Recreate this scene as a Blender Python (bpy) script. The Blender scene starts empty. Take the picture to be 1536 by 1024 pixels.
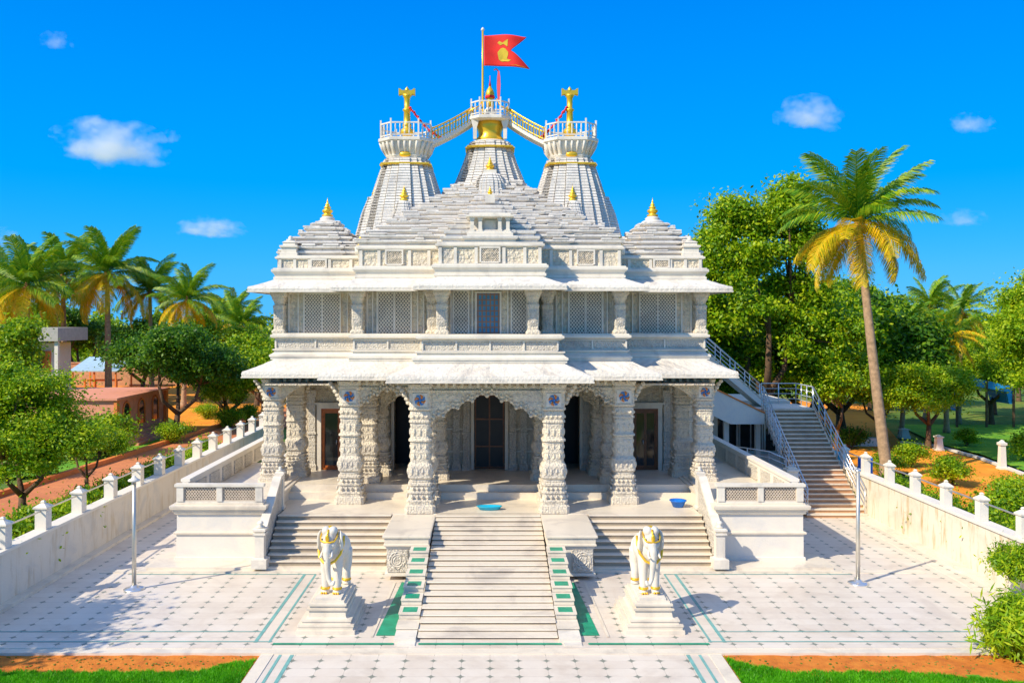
import bpy, math, random
import numpy as np
from mathutils import Vector, Matrix
random.seed(7); RNG = np.random.default_rng(7)
sc = bpy.context.scene
COL = sc.collection
PI = math.pi
F = 1300.0; CX = 735.0; HY = 480.0; CZ = 7.9          # camera measurements

def W(px, py, d):
    return Vector(((px-CX)*d/F, d, CZ-(py-HY)*d/F))
def G(px, py, z=0.0):                                   # a point of the photograph on the ground
    d = (CZ-z)*F/(py-HY)
    return Vector(((px-CX)*d/F, d, z))

# ------------------------------------------------------------------ mesh builder
class MB:
    def __init__(s): s.v = []; s.f = []; s.sm = []
    def add(s, vs, fs, smooth=False):
        n = len(s.v); s.v.extend([tuple(p) for p in vs])
        s.f.extend([tuple(i+n for i in f) for f in fs]); s.sm.extend([smooth]*len(fs)); return s
    def box(s, x0, x1, y0, y1, z0, z1):
        return s.add([(x0,y0,z0),(x1,y0,z0),(x1,y1,z0),(x0,y1,z0),(x0,y0,z1),(x1,y0,z1),(x1,y1,z1),(x0,y1,z1)],
            [(0,3,2,1),(4,5,6,7),(0,1,5,4),(1,2,6,5),(2,3,7,6),(3,0,4,7)])
    def cbox(s, c, sz, rz=0.0, bev=0.0):
        hx, hy, hz = sz[0]/2, sz[1]/2, sz[2]/2
        cs, sn = math.cos(rz), math.sin(rz)
        b = min(bev, hx*.9, hy*.9, hz*.9)
        rings = [(-hz, b), (-hz+b, 0), (hz-b, 0), (hz, b)] if b else [(-hz,0),(hz,0)]
        vs = []; fs = []
        for z, o in rings:
            for x, y in ((-hx+o,-hy+o),(hx-o,-hy+o),(hx-o,hy-o),(-hx+o,hy-o)):
                vs.append((c[0]+x*cs-y*sn, c[1]+x*sn+y*cs, c[2]+z))
        n = len(rings)
        for k in range(n-1):
            for i in range(4):
                j = (i+1) % 4; fs.append((4*k+i, 4*k+j, 4*k+4+j, 4*k+4+i))
        fs.append((3,2,1,0)); fs.append(tuple(4*(n-1)+i for i in range(4)))
        return s.add(vs, fs)
    def rings(s, rs, cap0=True, cap1=True, smooth=False):
        n = len(rs[0]); vs = [p for r in rs for p in r]; fs = []
        for k in range(len(rs)-1):
            for i in range(n):
                j = (i+1) % n; fs.append((k*n+i, k*n+j, (k+1)*n+j, (k+1)*n+i))
        s.add(vs, fs, smooth)
        m = len(s.v)-len(vs)
        if cap0: s.f.append(tuple(m+i for i in reversed(range(n)))); s.sm.append(False)
        if cap1: s.f.append(tuple(m+(len(rs)-1)*n+i for i in range(n))); s.sm.append(False)
        return s
    def lathe(s, c, prof, n=20, smooth=True, sx=1, sy=1):
        return s.rings([[(c[0]+r*sx*math.cos(2*PI*i/n), c[1]+r*sy*math.sin(2*PI*i/n), c[2]+z) for i in range(n)] for r, z in prof], smooth=smooth)
    def tube(s, pts, rad, n=8, smooth=True, cap=True):
        pts = [Vector(p) for p in pts]
        if not isinstance(rad, (list, tuple)): rad = [rad]*len(pts)
        rs = []; up = None
        for i, p in enumerate(pts):
            t = (pts[min(i+1, len(pts)-1)]-pts[max(i-1, 0)]).normalized()
            if up is None:
                up = Vector((0,0,1)) if abs(t.z) < .9 else Vector((0,1,0))
            a = t.cross(up); a.normalize(); b = a.cross(t).normalized(); up = b
            rs.append([tuple(p+a*rad[i]*math.cos(2*PI*k/n)+b*rad[i]*math.sin(2*PI*k/n)) for k in range(n)])
        return s.rings(rs, cap, cap, smooth)
    def bar(s, p, q, w, h):                              # rectangular bar p to q, w horizontal, h the other
        p = Vector(p); q = Vector(q); t = (q-p).normalized()
        up = Vector((0,0,1)) if abs(t.z) < .95 else Vector((0,1,0))
        a = t.cross(up).normalized()*w/2; b = a.cross(t).normalized()*h/2
        return s.rings([[tuple(c-a-b), tuple(c-a+b), tuple(c+a+b), tuple(c+a-b)] for c in (p, q)])
    def prism(s, poly, axis, a, b):                      # polygon extruded along axis from a to b
        def pt(u, v, w): return {'y': (u, w, v), 'x': (w, u, v), 'z': (u, v, w)}[axis]
        return s.rings([[pt(u, v, a) for u, v in poly], [pt(u, v, b) for u, v in poly]])
    def ell(s, c, r, n=14, m=9, rz=0.0, rx=0.0):
        M = Matrix.Rotation(rz, 3, 'Z') @ Matrix.Rotation(rx, 3, 'X'); c = Vector(c); rs = []
        for k in range(m+1):
            th = PI*(k+.02)/(m+.04); rs.append([tuple(c+M @ Vector((r[0]*math.sin(th)*math.cos(2*PI*i/n), r[1]*math.sin(th)*math.sin(2*PI*i/n), -r[2]*math.cos(th)))) for i in range(n)])
        return s.rings(rs, smooth=True)
    def build(s, name, mat, parent=None, loc=None):
        me = bpy.data.meshes.new(name); me.from_pydata(s.v, [], s.f); me.update()
        me.polygons.foreach_set('use_smooth', s.sm)
        me.materials.append(mat)
        return link(name, me, parent, loc)

def link(name, me, parent=None, loc=None):
    o = bpy.data.objects.new(name, me); COL.objects.link(o)
    if parent is not None: o.parent = parent
    if loc is not None: o.location = loc
    return o
def thing(name, label, cat, loc=(0,0,0), rz=0, group=None):
    o = bpy.data.objects.new(name, None); COL.objects.link(o); o.location = loc; o.rotation_euler = (0,0,rz)
    o['label'] = label; o['category'] = cat
    if group: o['group'] = group
    return o
def tag(o, label, cat, group=None, kind=None):
    if kind: o['kind'] = kind
    o['label'] = label; o['category'] = cat
    if group: o['group'] = group
    return o
def struct(o, label=None):
    o['kind'] = 'structure'
    if label: o['label'] = label
    return o
def dup(root, loc=None, rz=None, label=None, scale=None, parent=None, group=None):
    r = root.copy(); COL.objects.link(r)
    if parent is not None: r.parent = parent
    if loc is not None: r.location = loc
    if rz is not None: r.rotation_euler = (0,0,rz)
    if scale is not None: r.scale = scale
    if label: r['label'] = label
    if group: r['group'] = group
    for ch in list(root.children):
        if ch is r: continue
        c = ch.copy(); COL.objects.link(c); c.parent = r
        for g in list(ch.children):
            d = g.copy(); COL.objects.link(d); d.parent = c
    return r

# rectilinear plans -------------------------------------------------
def offs(plan, o):
    n = len(plan); out = []
    for i in range(n):
        a = plan[i-1]; b = plan[i]; c = plan[(i+1) % n]
        def nrm(p, q):
            dx, dy = q[0]-p[0], q[1]-p[1]; L = math.hypot(dx, dy); return (dy/L, -dx/L)
        n1 = nrm(a, b); n2 = nrm(b, c)
        if abs(n1[0]*n2[0]+n1[1]*n2[1]) > .9: out.append((b[0]+n1[0]*o, b[1]+n1[1]*o))
        else: out.append((b[0]+(n1[0]+n2[0])*o, b[1]+(n1[1]+n2[1])*o))
    return out
def stack(mb, plan, prof, cap0=True, cap1=True):         # prof: [(z, outset)]
    return mb.rings([[(x, y, z) for x, y in offs(plan, o)] for z, o in prof], cap0, cap1)
def rect(x0, x1, y0, y1): return [(x0,y0),(x1,y0),(x1,y1),(x0,y1)]
def cross_plan(h, d1, cx=0, cy=0, w1=.62):               # square with a projecting middle on each side
    a = h; b = h*w1; e = h+d1
    p = [(-a,-a),(-b,-a),(-b,-e),(b,-e),(b,-a),(a,-a),(a,-b),(e,-b),(e,b),(a,b),(a,a),(b,a),(b,e),(-b,e),(-b,a),(-a,a),(-a,b),(-e,b),(-e,-b),(-a,-b)]
    return [(cx+x, cy+y) for x, y in p]

# ------------------------------------------------------------------ materials
def nt(name):
    m = bpy.data.materials.new(name); m.use_nodes = True; t = m.node_tree
    return m, t, t.nodes['Principled BSDF']
def N(t, typ, **kw):
    n = t.nodes.new(typ)
    for k, v in kw.items():
        if k in n.inputs: n.inputs[k].default_value = v
        else: setattr(n, k, v)
    return n
def ramp(t, fac, stops):
    r = t.nodes.new('ShaderNodeValToRGB'); e = r.color_ramp.elements
    while len(e) < len(stops): e.new(.5)
    for i, (p, c) in enumerate(stops): e[i].position = p; e[i].color = (*c, 1)
    t.links.new(fac, r.inputs['Fac']); return r.outputs['Color']
def mth(t, op, a, b=None, c=None, clamp=False):
    n = t.nodes.new('ShaderNodeMath'); n.operation = op; n.use_clamp = clamp
    for i, v in enumerate((a, b, c)):
        if v is None: continue
        if isinstance(v, (int, float)): n.inputs[i].default_value = v
        else: t.links.new(v, n.inputs[i])
    return n.outputs[0]
def mixc(t, fac, a, b, bt='MIX'):
    n = t.nodes.new('ShaderNodeMix'); n.data_type = 'RGBA'; n.blend_type = bt
    for i, v in ((0, fac), (6, a), (7, b)):
        if isinstance(v, (int, float)): n.inputs[i].default_value = v
        elif isinstance(v, tuple): n.inputs[i].default_value = (*v, 1)
        else: t.links.new(v, n.inputs[i])
    return n.outputs[2]
def coord(t, out='Object'): return t.nodes.new('ShaderNodeTexCoord').outputs[out]
def noise(t, co, scale, detail=4, rough=.55, dist=0):
    n = N(t, 'ShaderNodeTexNoise', Scale=scale, Detail=detail, Roughness=rough, Distortion=dist); t.links.new(co, n.inputs['Vector']); return n.outputs['Fac']
def bump(t, b, h, strength, dist=.02, normal=None):
    n = N(t, 'ShaderNodeBump', Strength=strength, Distance=dist); t.links.new(h, n.inputs['Height'])
    if normal is not None: t.links.new(normal, n.inputs['Normal'])
    if b is not None: t.links.new(n.outputs[0], b.inputs['Normal'])
    return n.outputs[0]
def mapped(t, co, sc_=(1,1,1), rot=(0,0,0)):
    n = N(t, 'ShaderNodeMapping'); n.inputs['Scale'].default_value = sc_; n.inputs['Rotation'].default_value = rot
    t.links.new(co, n.inputs['Vector']); return n.outputs[0]

def plain(name, col, rough=.6, metal=0, var=.12, scale=3.0, bmp=.15, bd=.01, bscale=30):
    m, t, b = nt(name); co = coord(t)
    f = noise(t, co, scale)
    t.links.new(ramp(t, f, [(.3, tuple(c*(1-var) for c in col)), (.7, tuple(min(1, c*(1+var)) for c in col))]), b.inputs['Base Color'])
    b.inputs['Roughness'].default_value = rough; b.inputs['Metallic'].default_value = metal
    if bmp: bump(t, b, noise(t, co, bscale), bmp, bd)
    return m

def marble(name, base=(.78,.72,.61), vein=(.56,.52,.46), carved=0.0, cscale=9.0, layered=0.0, rough=.55, courses=None, stain=.0, sc_=(.45,.30,.10)):
    m, t, b = nt(name); co = coord(t)
    f1 = noise(t, co, .9, 6, .62, .8); f2 = noise(t, co, 4.5, 5, .6)
    c = ramp(t, f1, [(.32, vein), (.5, base), (.8, tuple(min(.88, x*1.05) for x in base))])
    c = mixc(t, mth(t, 'MULTIPLY', f2, .30), c, (.62,.53,.42), 'MIX')
    nrm = None
    if carved:
        sep = t.nodes.new('ShaderNodeSeparateXYZ'); t.links.new(co, sep.inputs[0])
        v = N(t, 'ShaderNodeTexVoronoi', Scale=cscale); v.feature = 'SMOOTH_F1'; t.links.new(mapped(t, co, (1.25,1.25,1.0)), v.inputs['Vector'])
        v2 = N(t, 'ShaderNodeTexVoronoi', Scale=cscale*2.6); v2.feature = 'F1'; t.links.new(co, v2.inputs['Vector'])
        h = mth(t, 'ADD', mth(t, 'MULTIPLY', v.outputs['Distance'], -1.2), mth(t, 'MULTIPLY', v2.outputs['Distance'], -.5))
        # horizontal fillets between carved registers
        w = mth(t, 'ABSOLUTE', mth(t, 'SINE', mth(t, 'MULTIPLY', sep.outputs[2], 11.0)))
        h = mth(t, 'ADD', h, mth(t, 'MULTIPLY', mth(t, 'POWER', w, .35), .45))
        nrm = bump(t, None, h, min(1, carved), .05)
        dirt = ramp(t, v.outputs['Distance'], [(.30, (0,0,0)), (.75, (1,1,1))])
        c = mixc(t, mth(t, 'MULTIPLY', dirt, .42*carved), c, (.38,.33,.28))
    if layered:
        sep = t.nodes.new('ShaderNodeSeparateXYZ'); t.links.new(co, sep.inputs[0])
        cmb = t.nodes.new('ShaderNodeCombineXYZ'); t.links.new(mth(t, 'ADD', sep.outputs[0], sep.outputs[1]), cmb.inputs[0]); t.links.new(sep.outputs[2], cmb.inputs[1])
        br = N(t, 'ShaderNodeTexBrick', Scale=1.0); br.inputs['Mortar Size'].default_value = .008; br.inputs['Brick Width'].default_value = .9; br.inputs['Row Height'].default_value = layered
        br.inputs['Mortar Smooth'].default_value = .6
        t.links.new(cmb.outputs[0], br.inputs['Vector'])
        nrm = bump(t, None, mth(t, 'SUBTRACT', 1.0, br.outputs['Fac']), .9, .03, nrm)
        c = mixc(t, mth(t, 'MULTIPLY', br.outputs['Fac'], .40), c, (.45,.42,.40))
    if stain:
        st = ramp(t, noise(t, mapped(t, co, (2.2,2.2,.35)), 1.6, 6, .7), [(.52, (0,0,0)), (.72, (1,1,1))])
        c = mixc(t, mth(t, 'MULTIPLY', st, stain), c, sc_)
    t.links.new(c, b.inputs['Base Color'])
    nrm = bump(t, None, noise(t, co, 16, 6, .65), .35, .02, nrm)
    t.links.new(nrm, b.inputs['Normal'])
    b.inputs['Roughness'].default_value = rough; b.inputs['Specular IOR Level'].default_value = .35
    return m

M = {}
sc.cycles.volume_bounces = 3
M['marble'] = marble('white_marble', stain=.35, sc_=(.50,.45,.37))
M['smooth'] = marble('smooth_plaster', (.80,.74,.64), (.70,.67,.62), rough=.7)
M['wall'] = marble('weathered_plaster', (.74,.67,.56), (.60,.57,.52), rough=.75, stain=.55)
M['wallr'] = marble('yellow_stained_plaster', (.76,.68,.54), (.62,.55,.42), rough=.75, stain=1.0)
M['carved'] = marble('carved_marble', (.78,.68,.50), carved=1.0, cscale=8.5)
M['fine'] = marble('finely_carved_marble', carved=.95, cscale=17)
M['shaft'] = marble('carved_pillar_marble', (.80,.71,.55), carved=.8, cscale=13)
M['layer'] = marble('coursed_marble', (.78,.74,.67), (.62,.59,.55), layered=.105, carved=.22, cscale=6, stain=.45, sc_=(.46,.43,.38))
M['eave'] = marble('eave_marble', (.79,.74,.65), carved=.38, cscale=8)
M['step'] = marble('step_marble', (.78,.69,.55), (.58,.51,.42), rough=.35)
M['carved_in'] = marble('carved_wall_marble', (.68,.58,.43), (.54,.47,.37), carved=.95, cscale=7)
M['gold'] = plain('gold_paint', (.95,.56,.04), .32, .55, .1)
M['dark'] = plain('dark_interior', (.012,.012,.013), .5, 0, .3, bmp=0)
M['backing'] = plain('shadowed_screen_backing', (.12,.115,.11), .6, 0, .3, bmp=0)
M['glass'] = plain('dark_glass', (.015,.02,.022), .06, 0, .2, bmp=0)
M['wood'] = plain('orange_wood', (.42,.11,.015), .4, 0, .25, 8)
M['greywood'] = plain('weathered_wood', (.28,.16,.10), .6)
M['brown'] = plain('brown_wood', (.20,.07,.02), .45, 0, .25, 8)
M['palerof'] = plain('pale_blue_roofing', (.38,.55,.70), .6)
M['steel'] = plain('brushed_steel', (.72,.72,.72), .28, .85, .06, bmp=0)
M['galv'] = plain('galvanised_pole', (.62,.58,.50), .35, .7, .1)
M['teal'] = plain('teal_stone', (.17,.40,.36), .5, 0, .2)
M['green'] = plain('green_stone', (.01,.30,.16), .45, 0, .25)
M['red'] = plain('red_cloth', (.78,.018,.008), .7, 0, .12)
M['pink'] = plain('pink_cloth', (.85,.10,.12), .7)
M['blue'] = plain('blue_plastic', (.01,.16,.62), .35)
M['turq'] = plain('turquoise_plastic', (.01,.42,.62), .35)
M['tarp'] = plain('blue_tarpaulin', (.02,.30,.75), .5)
M['orange'] = plain('orange_paint', (.75,.22,.04), .7)
M['pinkwall'] = plain('salmon_plaster', (.74,.30,.18), .8, 0, .12)
M['bark'] = plain('tree_bark', (.13,.075,.04), .9, 0, .35, 6, .8, .04, 14)
M['palmbark'] = plain('palm_bark', (.40,.26,.15), .85, 0, .3, 5, .5, .03, 10)
M['husk'] = plain('coconut_husk', (.42,.16,.03), .7, 0, .3)
M['tan'] = plain('tan_pierced_stone', (.58,.48,.37), .8)
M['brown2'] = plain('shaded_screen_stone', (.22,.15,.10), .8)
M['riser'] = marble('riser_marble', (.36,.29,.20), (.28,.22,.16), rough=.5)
M['gblue'] = plain('bluish_door_glass', (.10,.28,.45), .2)
M['stepdark'] = plain('brown_stone_tread', (.50,.28,.15), .5, 0, .2)
M['roofcem'] = plain('grey_cement_roof', (.45,.42,.37), .8)
M['bluepaint'] = plain('blue_paint', (.04,.20,.55), .5)

def leafmat(name, cols, trans=.45):
    m = bpy.data.materials.new(name); m.use_nodes = True; t = m.node_tree
    for n in list(t.nodes): t.nodes.remove(n)
    out = t.nodes.new('ShaderNodeOutputMaterial')
    co = coord(t); f = noise(t, co, 1.3, 3, .6)
    g = t.nodes.new('ShaderNodeNewGeometry')
    ff = mth(t, 'ADD', mth(t, 'MULTIPLY', f, .65), mth(t, 'MULTIPLY', g.outputs['Random Per Island'], .38))
    c = ramp(t, ff, [(.30, cols[0]), (.50, cols[1]), (.70, cols[2])])
    b = N(t, 'ShaderNodeBsdfPrincipled', Roughness=.45); b.inputs['Specular IOR Level'].default_value = .35
    tr = t.nodes.new('ShaderNodeBsdfTranslucent'); mx = N(t, 'ShaderNodeMixShader'); mx.inputs[0].default_value = trans
    t.links.new(c, b.inputs['Base Color']); t.links.new(c, tr.inputs['Color'])
    t.links.new(b.outputs[0], mx.inputs[1]); t.links.new(tr.outputs[0], mx.inputs[2]); t.links.new(mx.outputs[0], out.inputs[0])
    return m
M['leaf'] = leafmat('green_leaves', [(.07,.21,.004),(.25,.45,.006),(.58,.66,.012)])
M['leafdark'] = leafmat('dark_leaves', [(.018,.09,.008),(.06,.20,.010),(.20,.36,.012)])
M['leaflight'] = leafmat('light_leaves', [(.12,.29,.006),(.32,.52,.010),(.62,.70,.02)])
M['frond'] = leafmat('palm_frond', [(.04,.19,.010),(.13,.33,.010),(.42,.50,.012)], .3)
M['frondy'] = leafmat('yellow_palm_frond', [(.30,.34,.008),(.66,.54,.010),(.85,.50,.015)], .3)
M['grass'] = leafmat('grass_blades', [(.04,.26,.002),(.09,.44,.004),(.18,.60,.01)], .4)

# plaza tiles with four-pointed stars at the corners
def tiles(name, dirt=.2):
    m, t, b = nt(name); co = coord(t); sep = t.nodes.new('ShaderNodeSeparateXYZ'); t.links.new(co, sep.inputs[0])
    def cell(o, s):
        u = mth(t, 'DIVIDE', o, s); fr = mth(t, 'SUBTRACT', mth(t, 'FRACT', mth(t, 'ADD', u, .5)), .5)
        return mth(t, 'ABSOLUTE', mth(t, 'MULTIPLY', fr, s))
    wob = mth(t, 'MULTIPLY', mth(t, 'SUBTRACT', noise(t, co, 2.0), .5), .03)
    ax = mth(t, 'ABSOLUTE', mth(t, 'ADD', cell(sep.outputs[0], .66), wob)); ay = mth(t, 'ABSOLUTE', mth(t, 'ADD', cell(sep.outputs[1], .45), wob))
    s = mth(t, 'ADD', mth(t, 'POWER', ax, .60), mth(t, 'POWER', ay, .60))
    n3 = noise(t, co, 1.1, 3)
    rad = mth(t, 'ADD', .262, mth(t, 'MULTIPLY', n3, .06))
    star = mth(t, 'LESS_THAN', s, rad)
    line = mth(t, 'MINIMUM', ax, ay); ln = mth(t, 'LESS_THAN', line, .006)
    f1 = noise(t, co, .7, 6, .65, .6); f2 = noise(t, co, 6, 5, .6)
    base = ramp(t, f1, [(.3, (.62,.54,.45)), (.5, (.77,.69,.58)), (.72, (.80,.73,.63))])
    base = mixc(t, mth(t, 'MULTIPLY', f2, dirt), base, (.50,.36,.26))
    # every slab has its own tone
    vx = mth(t, 'FLOOR', mth(t, 'DIVIDE', sep.outputs[0], .66)); vy = mth(t, 'FLOOR', mth(t, 'DIVIDE', sep.outputs[1], .45))
    cb = t.nodes.new('ShaderNodeCombineXYZ'); t.links.new(vx, cb.inputs[0]); t.links.new(vy, cb.inputs[1])
    wn = t.nodes.new('ShaderNodeTexWhiteNoise'); t.links.new(cb.outputs[0], wn.inputs['Vector'])
    base = mixc(t, mth(t, 'MULTIPLY', wn.outputs['Value'], .26), base, (.56,.45,.35))
    st_ = ramp(t, noise(t, co, .33, 7, .72, 1.2), [(.50, (0,0,0)), (.66, (1,1,1))])
    base = mixc(t, mth(t, 'MULTIPLY', st_, .28), base, (.50,.38,.27))
    base = mixc(t, mth(t, 'MULTIPLY', ln, .5), base, (.42,.36,.30))
    base = mixc(t, mth(t, 'MULTIPLY', star, .85), base, (.16,.19,.15))
    t.links.new(base, b.inputs['Base Color'])
    b.inputs['Roughness'].default_value = .42; bump(t, b, f2, .12, .01)
    return m
M['tiles'] = tiles('star_tiles')
def soilmat(name, a, c, d, scale=1.2):
    m, t, b = nt(name); co = coord(t)
    t.links.new(ramp(t, noise(t, co, scale, 8, .7), [(.3, a), (.5, c), (.7, d)]), b.inputs['Base Color'])
    b.inputs['Roughness'].default_value = .95; bump(t, b, noise(t, co, 14, 8, .75), .9, .05); return m
M['soil'] = soilmat('orange_soil', (.46,.12,.01), (.70,.20,.015), (.80,.28,.03), 2.5)
M['path'] = soilmat('orange_earth', (.74,.22,.010), (.92,.32,.014), (.95,.42,.04), .5)
M['ground'] = soilmat('grassy_ground', (.04,.12,.01), (.12,.21,.012), (.38,.26,.04), .12)
M['lawn'] = soilmat('lawn_earth', (.06,.26,.006), (.15,.38,.01), (.30,.44,.015), .6)
def brickroad():
    m, t, b = nt('brick_road'); co = coord(t)
    br = N(t, 'ShaderNodeTexBrick', Scale=1.0); br.inputs['Brick Width'].default_value = .5; br.inputs['Row Height'].default_value = .28; br.inputs['Mortar Size'].default_value = .02
    br.inputs['Color1'].default_value = (.46,.12,.05,1); br.inputs['Color2'].default_value = (.66,.22,.07,1); br.inputs['Mortar'].default_value = (.25,.12,.07,1)
    t.links.new(co, br.inputs['Vector'])
    c = mixc(t, noise(t, co, .35, 6, .7), br.outputs['Color'], (.72,.25,.08))
    t.links.new(c, b.inputs['Base Color']); b.inputs['Roughness'].default_value = .9; bump(t, b, noise(t, co, 8), .5, .03); return m
M['road'] = brickroad()

# ------------------------------------------------------------------ world, sun, camera
SUN_EL = math.radians(38); SUN_AZ = math.radians(35)     # from the left, 31 degrees to the front of the facade
to_sun = Vector((-math.cos(SUN_AZ)*math.cos(SUN_EL), -math.sin(SUN_AZ)*math.cos(SUN_EL), math.sin(SUN_EL)))
w = bpy.data.worlds.new("World"); sc.world = w; w.use_nodes = True; t = w.node_tree
bg = t.nodes['Background']; sky = t.nodes.new('ShaderNodeTexSky'); sky.sky_type = 'NISHITA'; sky.sun_disc = False
sky.sun_elevation = SUN_EL; sky.sun_rotation = math.atan2(to_sun.x, to_sun.y); sky.altitude = 200; sky.air_density = 1.0; sky.dust_density = .25; sky.ozone_density = 3.5
hs = N(t, 'ShaderNodeHueSaturation', Saturation=1.75, Value=1.0, Hue=.497)
t.links.new(sky.outputs[0], hs.inputs['Color'])
gm = t.nodes.new('ShaderNodeMix'); gm.data_type = 'RGBA'; gm.inputs[0].default_value = .88
sp = t.nodes.new('ShaderNodeSeparateXYZ'); t.links.new(coord(t, 'Generated'), sp.inputs[0])
rc = ramp(t, sp.outputs[2], [(0.0, (.0,.43,.98)), (.16, (.0,.335,.95)), (.36, (.0,.215,.86)), (.62, (.20,.38,.80)), (1.0, (.30,.42,.75))])
sv = N(t, 'ShaderNodeVectorMath'); sv.operation = 'SCALE'; sv.inputs['Scale'].default_value = 9.2; t.links.new(rc, sv.inputs[0]); t.links.new(sv.outputs[0], gm.inputs[7])
t.links.new(hs.outputs[0], gm.inputs[6]); t.links.new(gm.outputs[2], bg.inputs[0]); bg.inputs[1].default_value = .112
sl = bpy.data.lights.new('sun', 'SUN'); sl.energy = 5.0; sl.angle = math.radians(.53); sl.color = (1, .89, .70)
so = bpy.data.objects.new('sun', sl); COL.objects.link(so); so.rotation_euler = to_sun.to_track_quat('Z', 'Y').to_euler()
cam = bpy.data.cameras.new('camera'); cam.sensor_width = 36; cam.lens = F/1536*36; cam.shift_x = (768-CX)/1536; cam.shift_y = -(512-HY)/1536
cam.clip_end = 3000; cam.clip_start = .1
co_ = bpy.data.objects.new('camera', cam); COL.objects.link(co_); co_.location = (0,0,CZ); co_.rotation_euler = (PI/2,0,0); sc.camera = co_
sc.view_settings.view_transform = 'Standard'; sc.view_settings.look = 'None'; sc.view_settings.exposure = .20; sc.view_settings.gamma = 1
# ================================================================== THE SETTING
def sheet(name, poly, z, mat, label=None):
    m = MB(); m.add([(x, y, z) for x, y in poly], [tuple(range(len(poly)))])
    return struct(m.build(name, mat), label)
XL = -13.45; XR = 15.1                                  # inner faces of the boundary walls
sheet('ground', [(-700,-60),(700,-60),(700,1400),(-700,1400)], -.16, M['ground'])
sheet('road', [(-21.8,26),(-19.9,30),(-18.7,37),(-16.4,47),(-15.6,58),(-14.5,72),(-6,95),(-14,97),(-19.0,76),(-20.2,60),(-21.0,48),(-21.9,38),(-25,26)], .0, M['road'])
sheet('yard_earth', [(-70,82),(-27,72),(-23.5,66),(-20.6,61),(-18,78),(-26,120),(-90,135)], -.01, M['path'])
def gpoly(pts): return [tuple(G(x, y)[:2]) for x, y in pts]
sheet('orange_path', gpoly([(1180,600),(1300,606),(1330,640),(1352,664),(1405,672),(1470,690),(1545,718),(1640,745),(1640,800),(1545,772),(1500,763),(1475,756),(1440,770),(1400,760),(1385,725),(1362,708),(1300,715),(1260,700),(1180,640)]), .0, M['path'])
p = MB(); e0 = [G(1352,664), G(1405,670), G(1470,688), G(1545,716)]
for a, b in zip(e0[:-1], e0[1:]): p.bar((a.x,a.y,.06), (b.x,b.y,.06), .25, .12)
struct(p.build('path_kerb', M['smooth']))
# road kerb on the far side
p = MB(); k = [(-25.2,26),(-22.05,38),(-21.15,48),(-20.35,60),(-19.15,76)]
for a, b in zip(k[:-1], k[1:]): p.bar((a[0],a[1],.12), (b[0],b[1],.12), .28, .26)
struct(p.build('road_kerb', M['orange']))
sheet('side_lawn', [(-25.2,43),(-21.9,44.5),(-20.5,60),(-20.9,62),(-23.1,57)], .006, M['lawn'])

# plaza slab, walkway
p = MB(); p.box(XL-.2, XR+.2, 20.9, 46, -.35, .004)
struct(p.build('plaza_floor', M['tiles']))
p = MB()
p.box(-60, 60, 20.62, 20.9, -.4, -.012)
struct(p.build('plaza_kerb', M['step']))
p = MB(); p.box(-5.15, 5.2, 6, 20.62, -.4, -.05)
struct(p.build('walkway', M['tiles']))
p = MB(); p.box(-5.45,-5.15,6,20.62,-.4,-.035); p.box(5.2,5.5,6,20.62,-.4,-.035)
struct(p.build('walkway_border', M['step']))
# teal inlay lines: each a thin sheet above the paving
p = MB()
def strip(a, b, w, z=.010, mb=None):
    mb = mb or p
    a = Vector((a[0],a[1],0)); b = Vector((b[0],b[1],0)); n = (b-a).normalized().cross(Vector((0,0,1)))*w/2
    mb.add([(q.x,q.y,z) for q in (a-n, b-n, b+n, a+n)], [(0,1,2,3)])
for s in (-1, 1):
    strip((s*5.42,21.25), (s*5.42,26.95), .06); strip((s*5.76,21.25), (s*5.76,26.95), .09)
    strip((s*5.36,21.30), (s*13.2,21.30), .05, .014); strip((s*5.7,21.98), (s*13.2,21.98), .04, .014)
    strip((s*5.4,26.95), (s*11.2,26.95), .06, .014)
    strip((s*4.7,8), (s*4.7,20.6), .09, -.044); strip((s*4.98,8), (s*4.98,20.6), .07, -.044)
struct(p.build('teal_inlay', M['teal']))
p = MB()
strip((-5.3,21.14), (-2.35,21.14), .11, .018); strip((-1.75,21.14), (1.75,21.14), .11, .018); strip((2.4,21.14), (5.35,21.14), .11, .018)
struct(p.build('green_inlay', M['green']))
for s in (-1, 1):
    p = MB(); x0, x1 = s*2.32-.06, s*2.80-.06
    p.add([(x0,21.7,.016),(x1,21.7,.016),(s*2.60-.06,26.1,.016),(x0,26.1,.016)][::(1 if s > 0 else -1)], [(0,1,2,3)])
    struct(p.build('green_strip', M['green']))
    # plain border next to the strip and along the foot of the wall
    p = MB(); strip((s*2.95,21.6), (s*2.86,26.1), .07, .020); struct(p.build('strip_border', M['step']))
p = MB(); p.box(XL, XL+.30, 20.9, 46, -.1, .10); struct(p.build('wall_plinth', M['step']))
p = MB(); p.box(XR-.34, XR, 20.9, 35.9, -.1, .10); p.box(XR-.95, XR-.9, 20.9, 34, -.1, .016); struct(p.build('wall_plinth', M['step']))
# low ledges across the plaza in front of the terrace
p = MB(); p.box(-11.0, 11.0, 27.05, 29, -.1, .065); p.box(-10.8, 10.8, 27.22, 29, .065, .14)
p.box(11.0, 13.6, 27.05, 27.4, -.1, .025); p.box(-12.2,-11.0, 27.05, 27.4, -.1, .025)
struct(p.build('terrace_ledge', M['step']))

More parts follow.
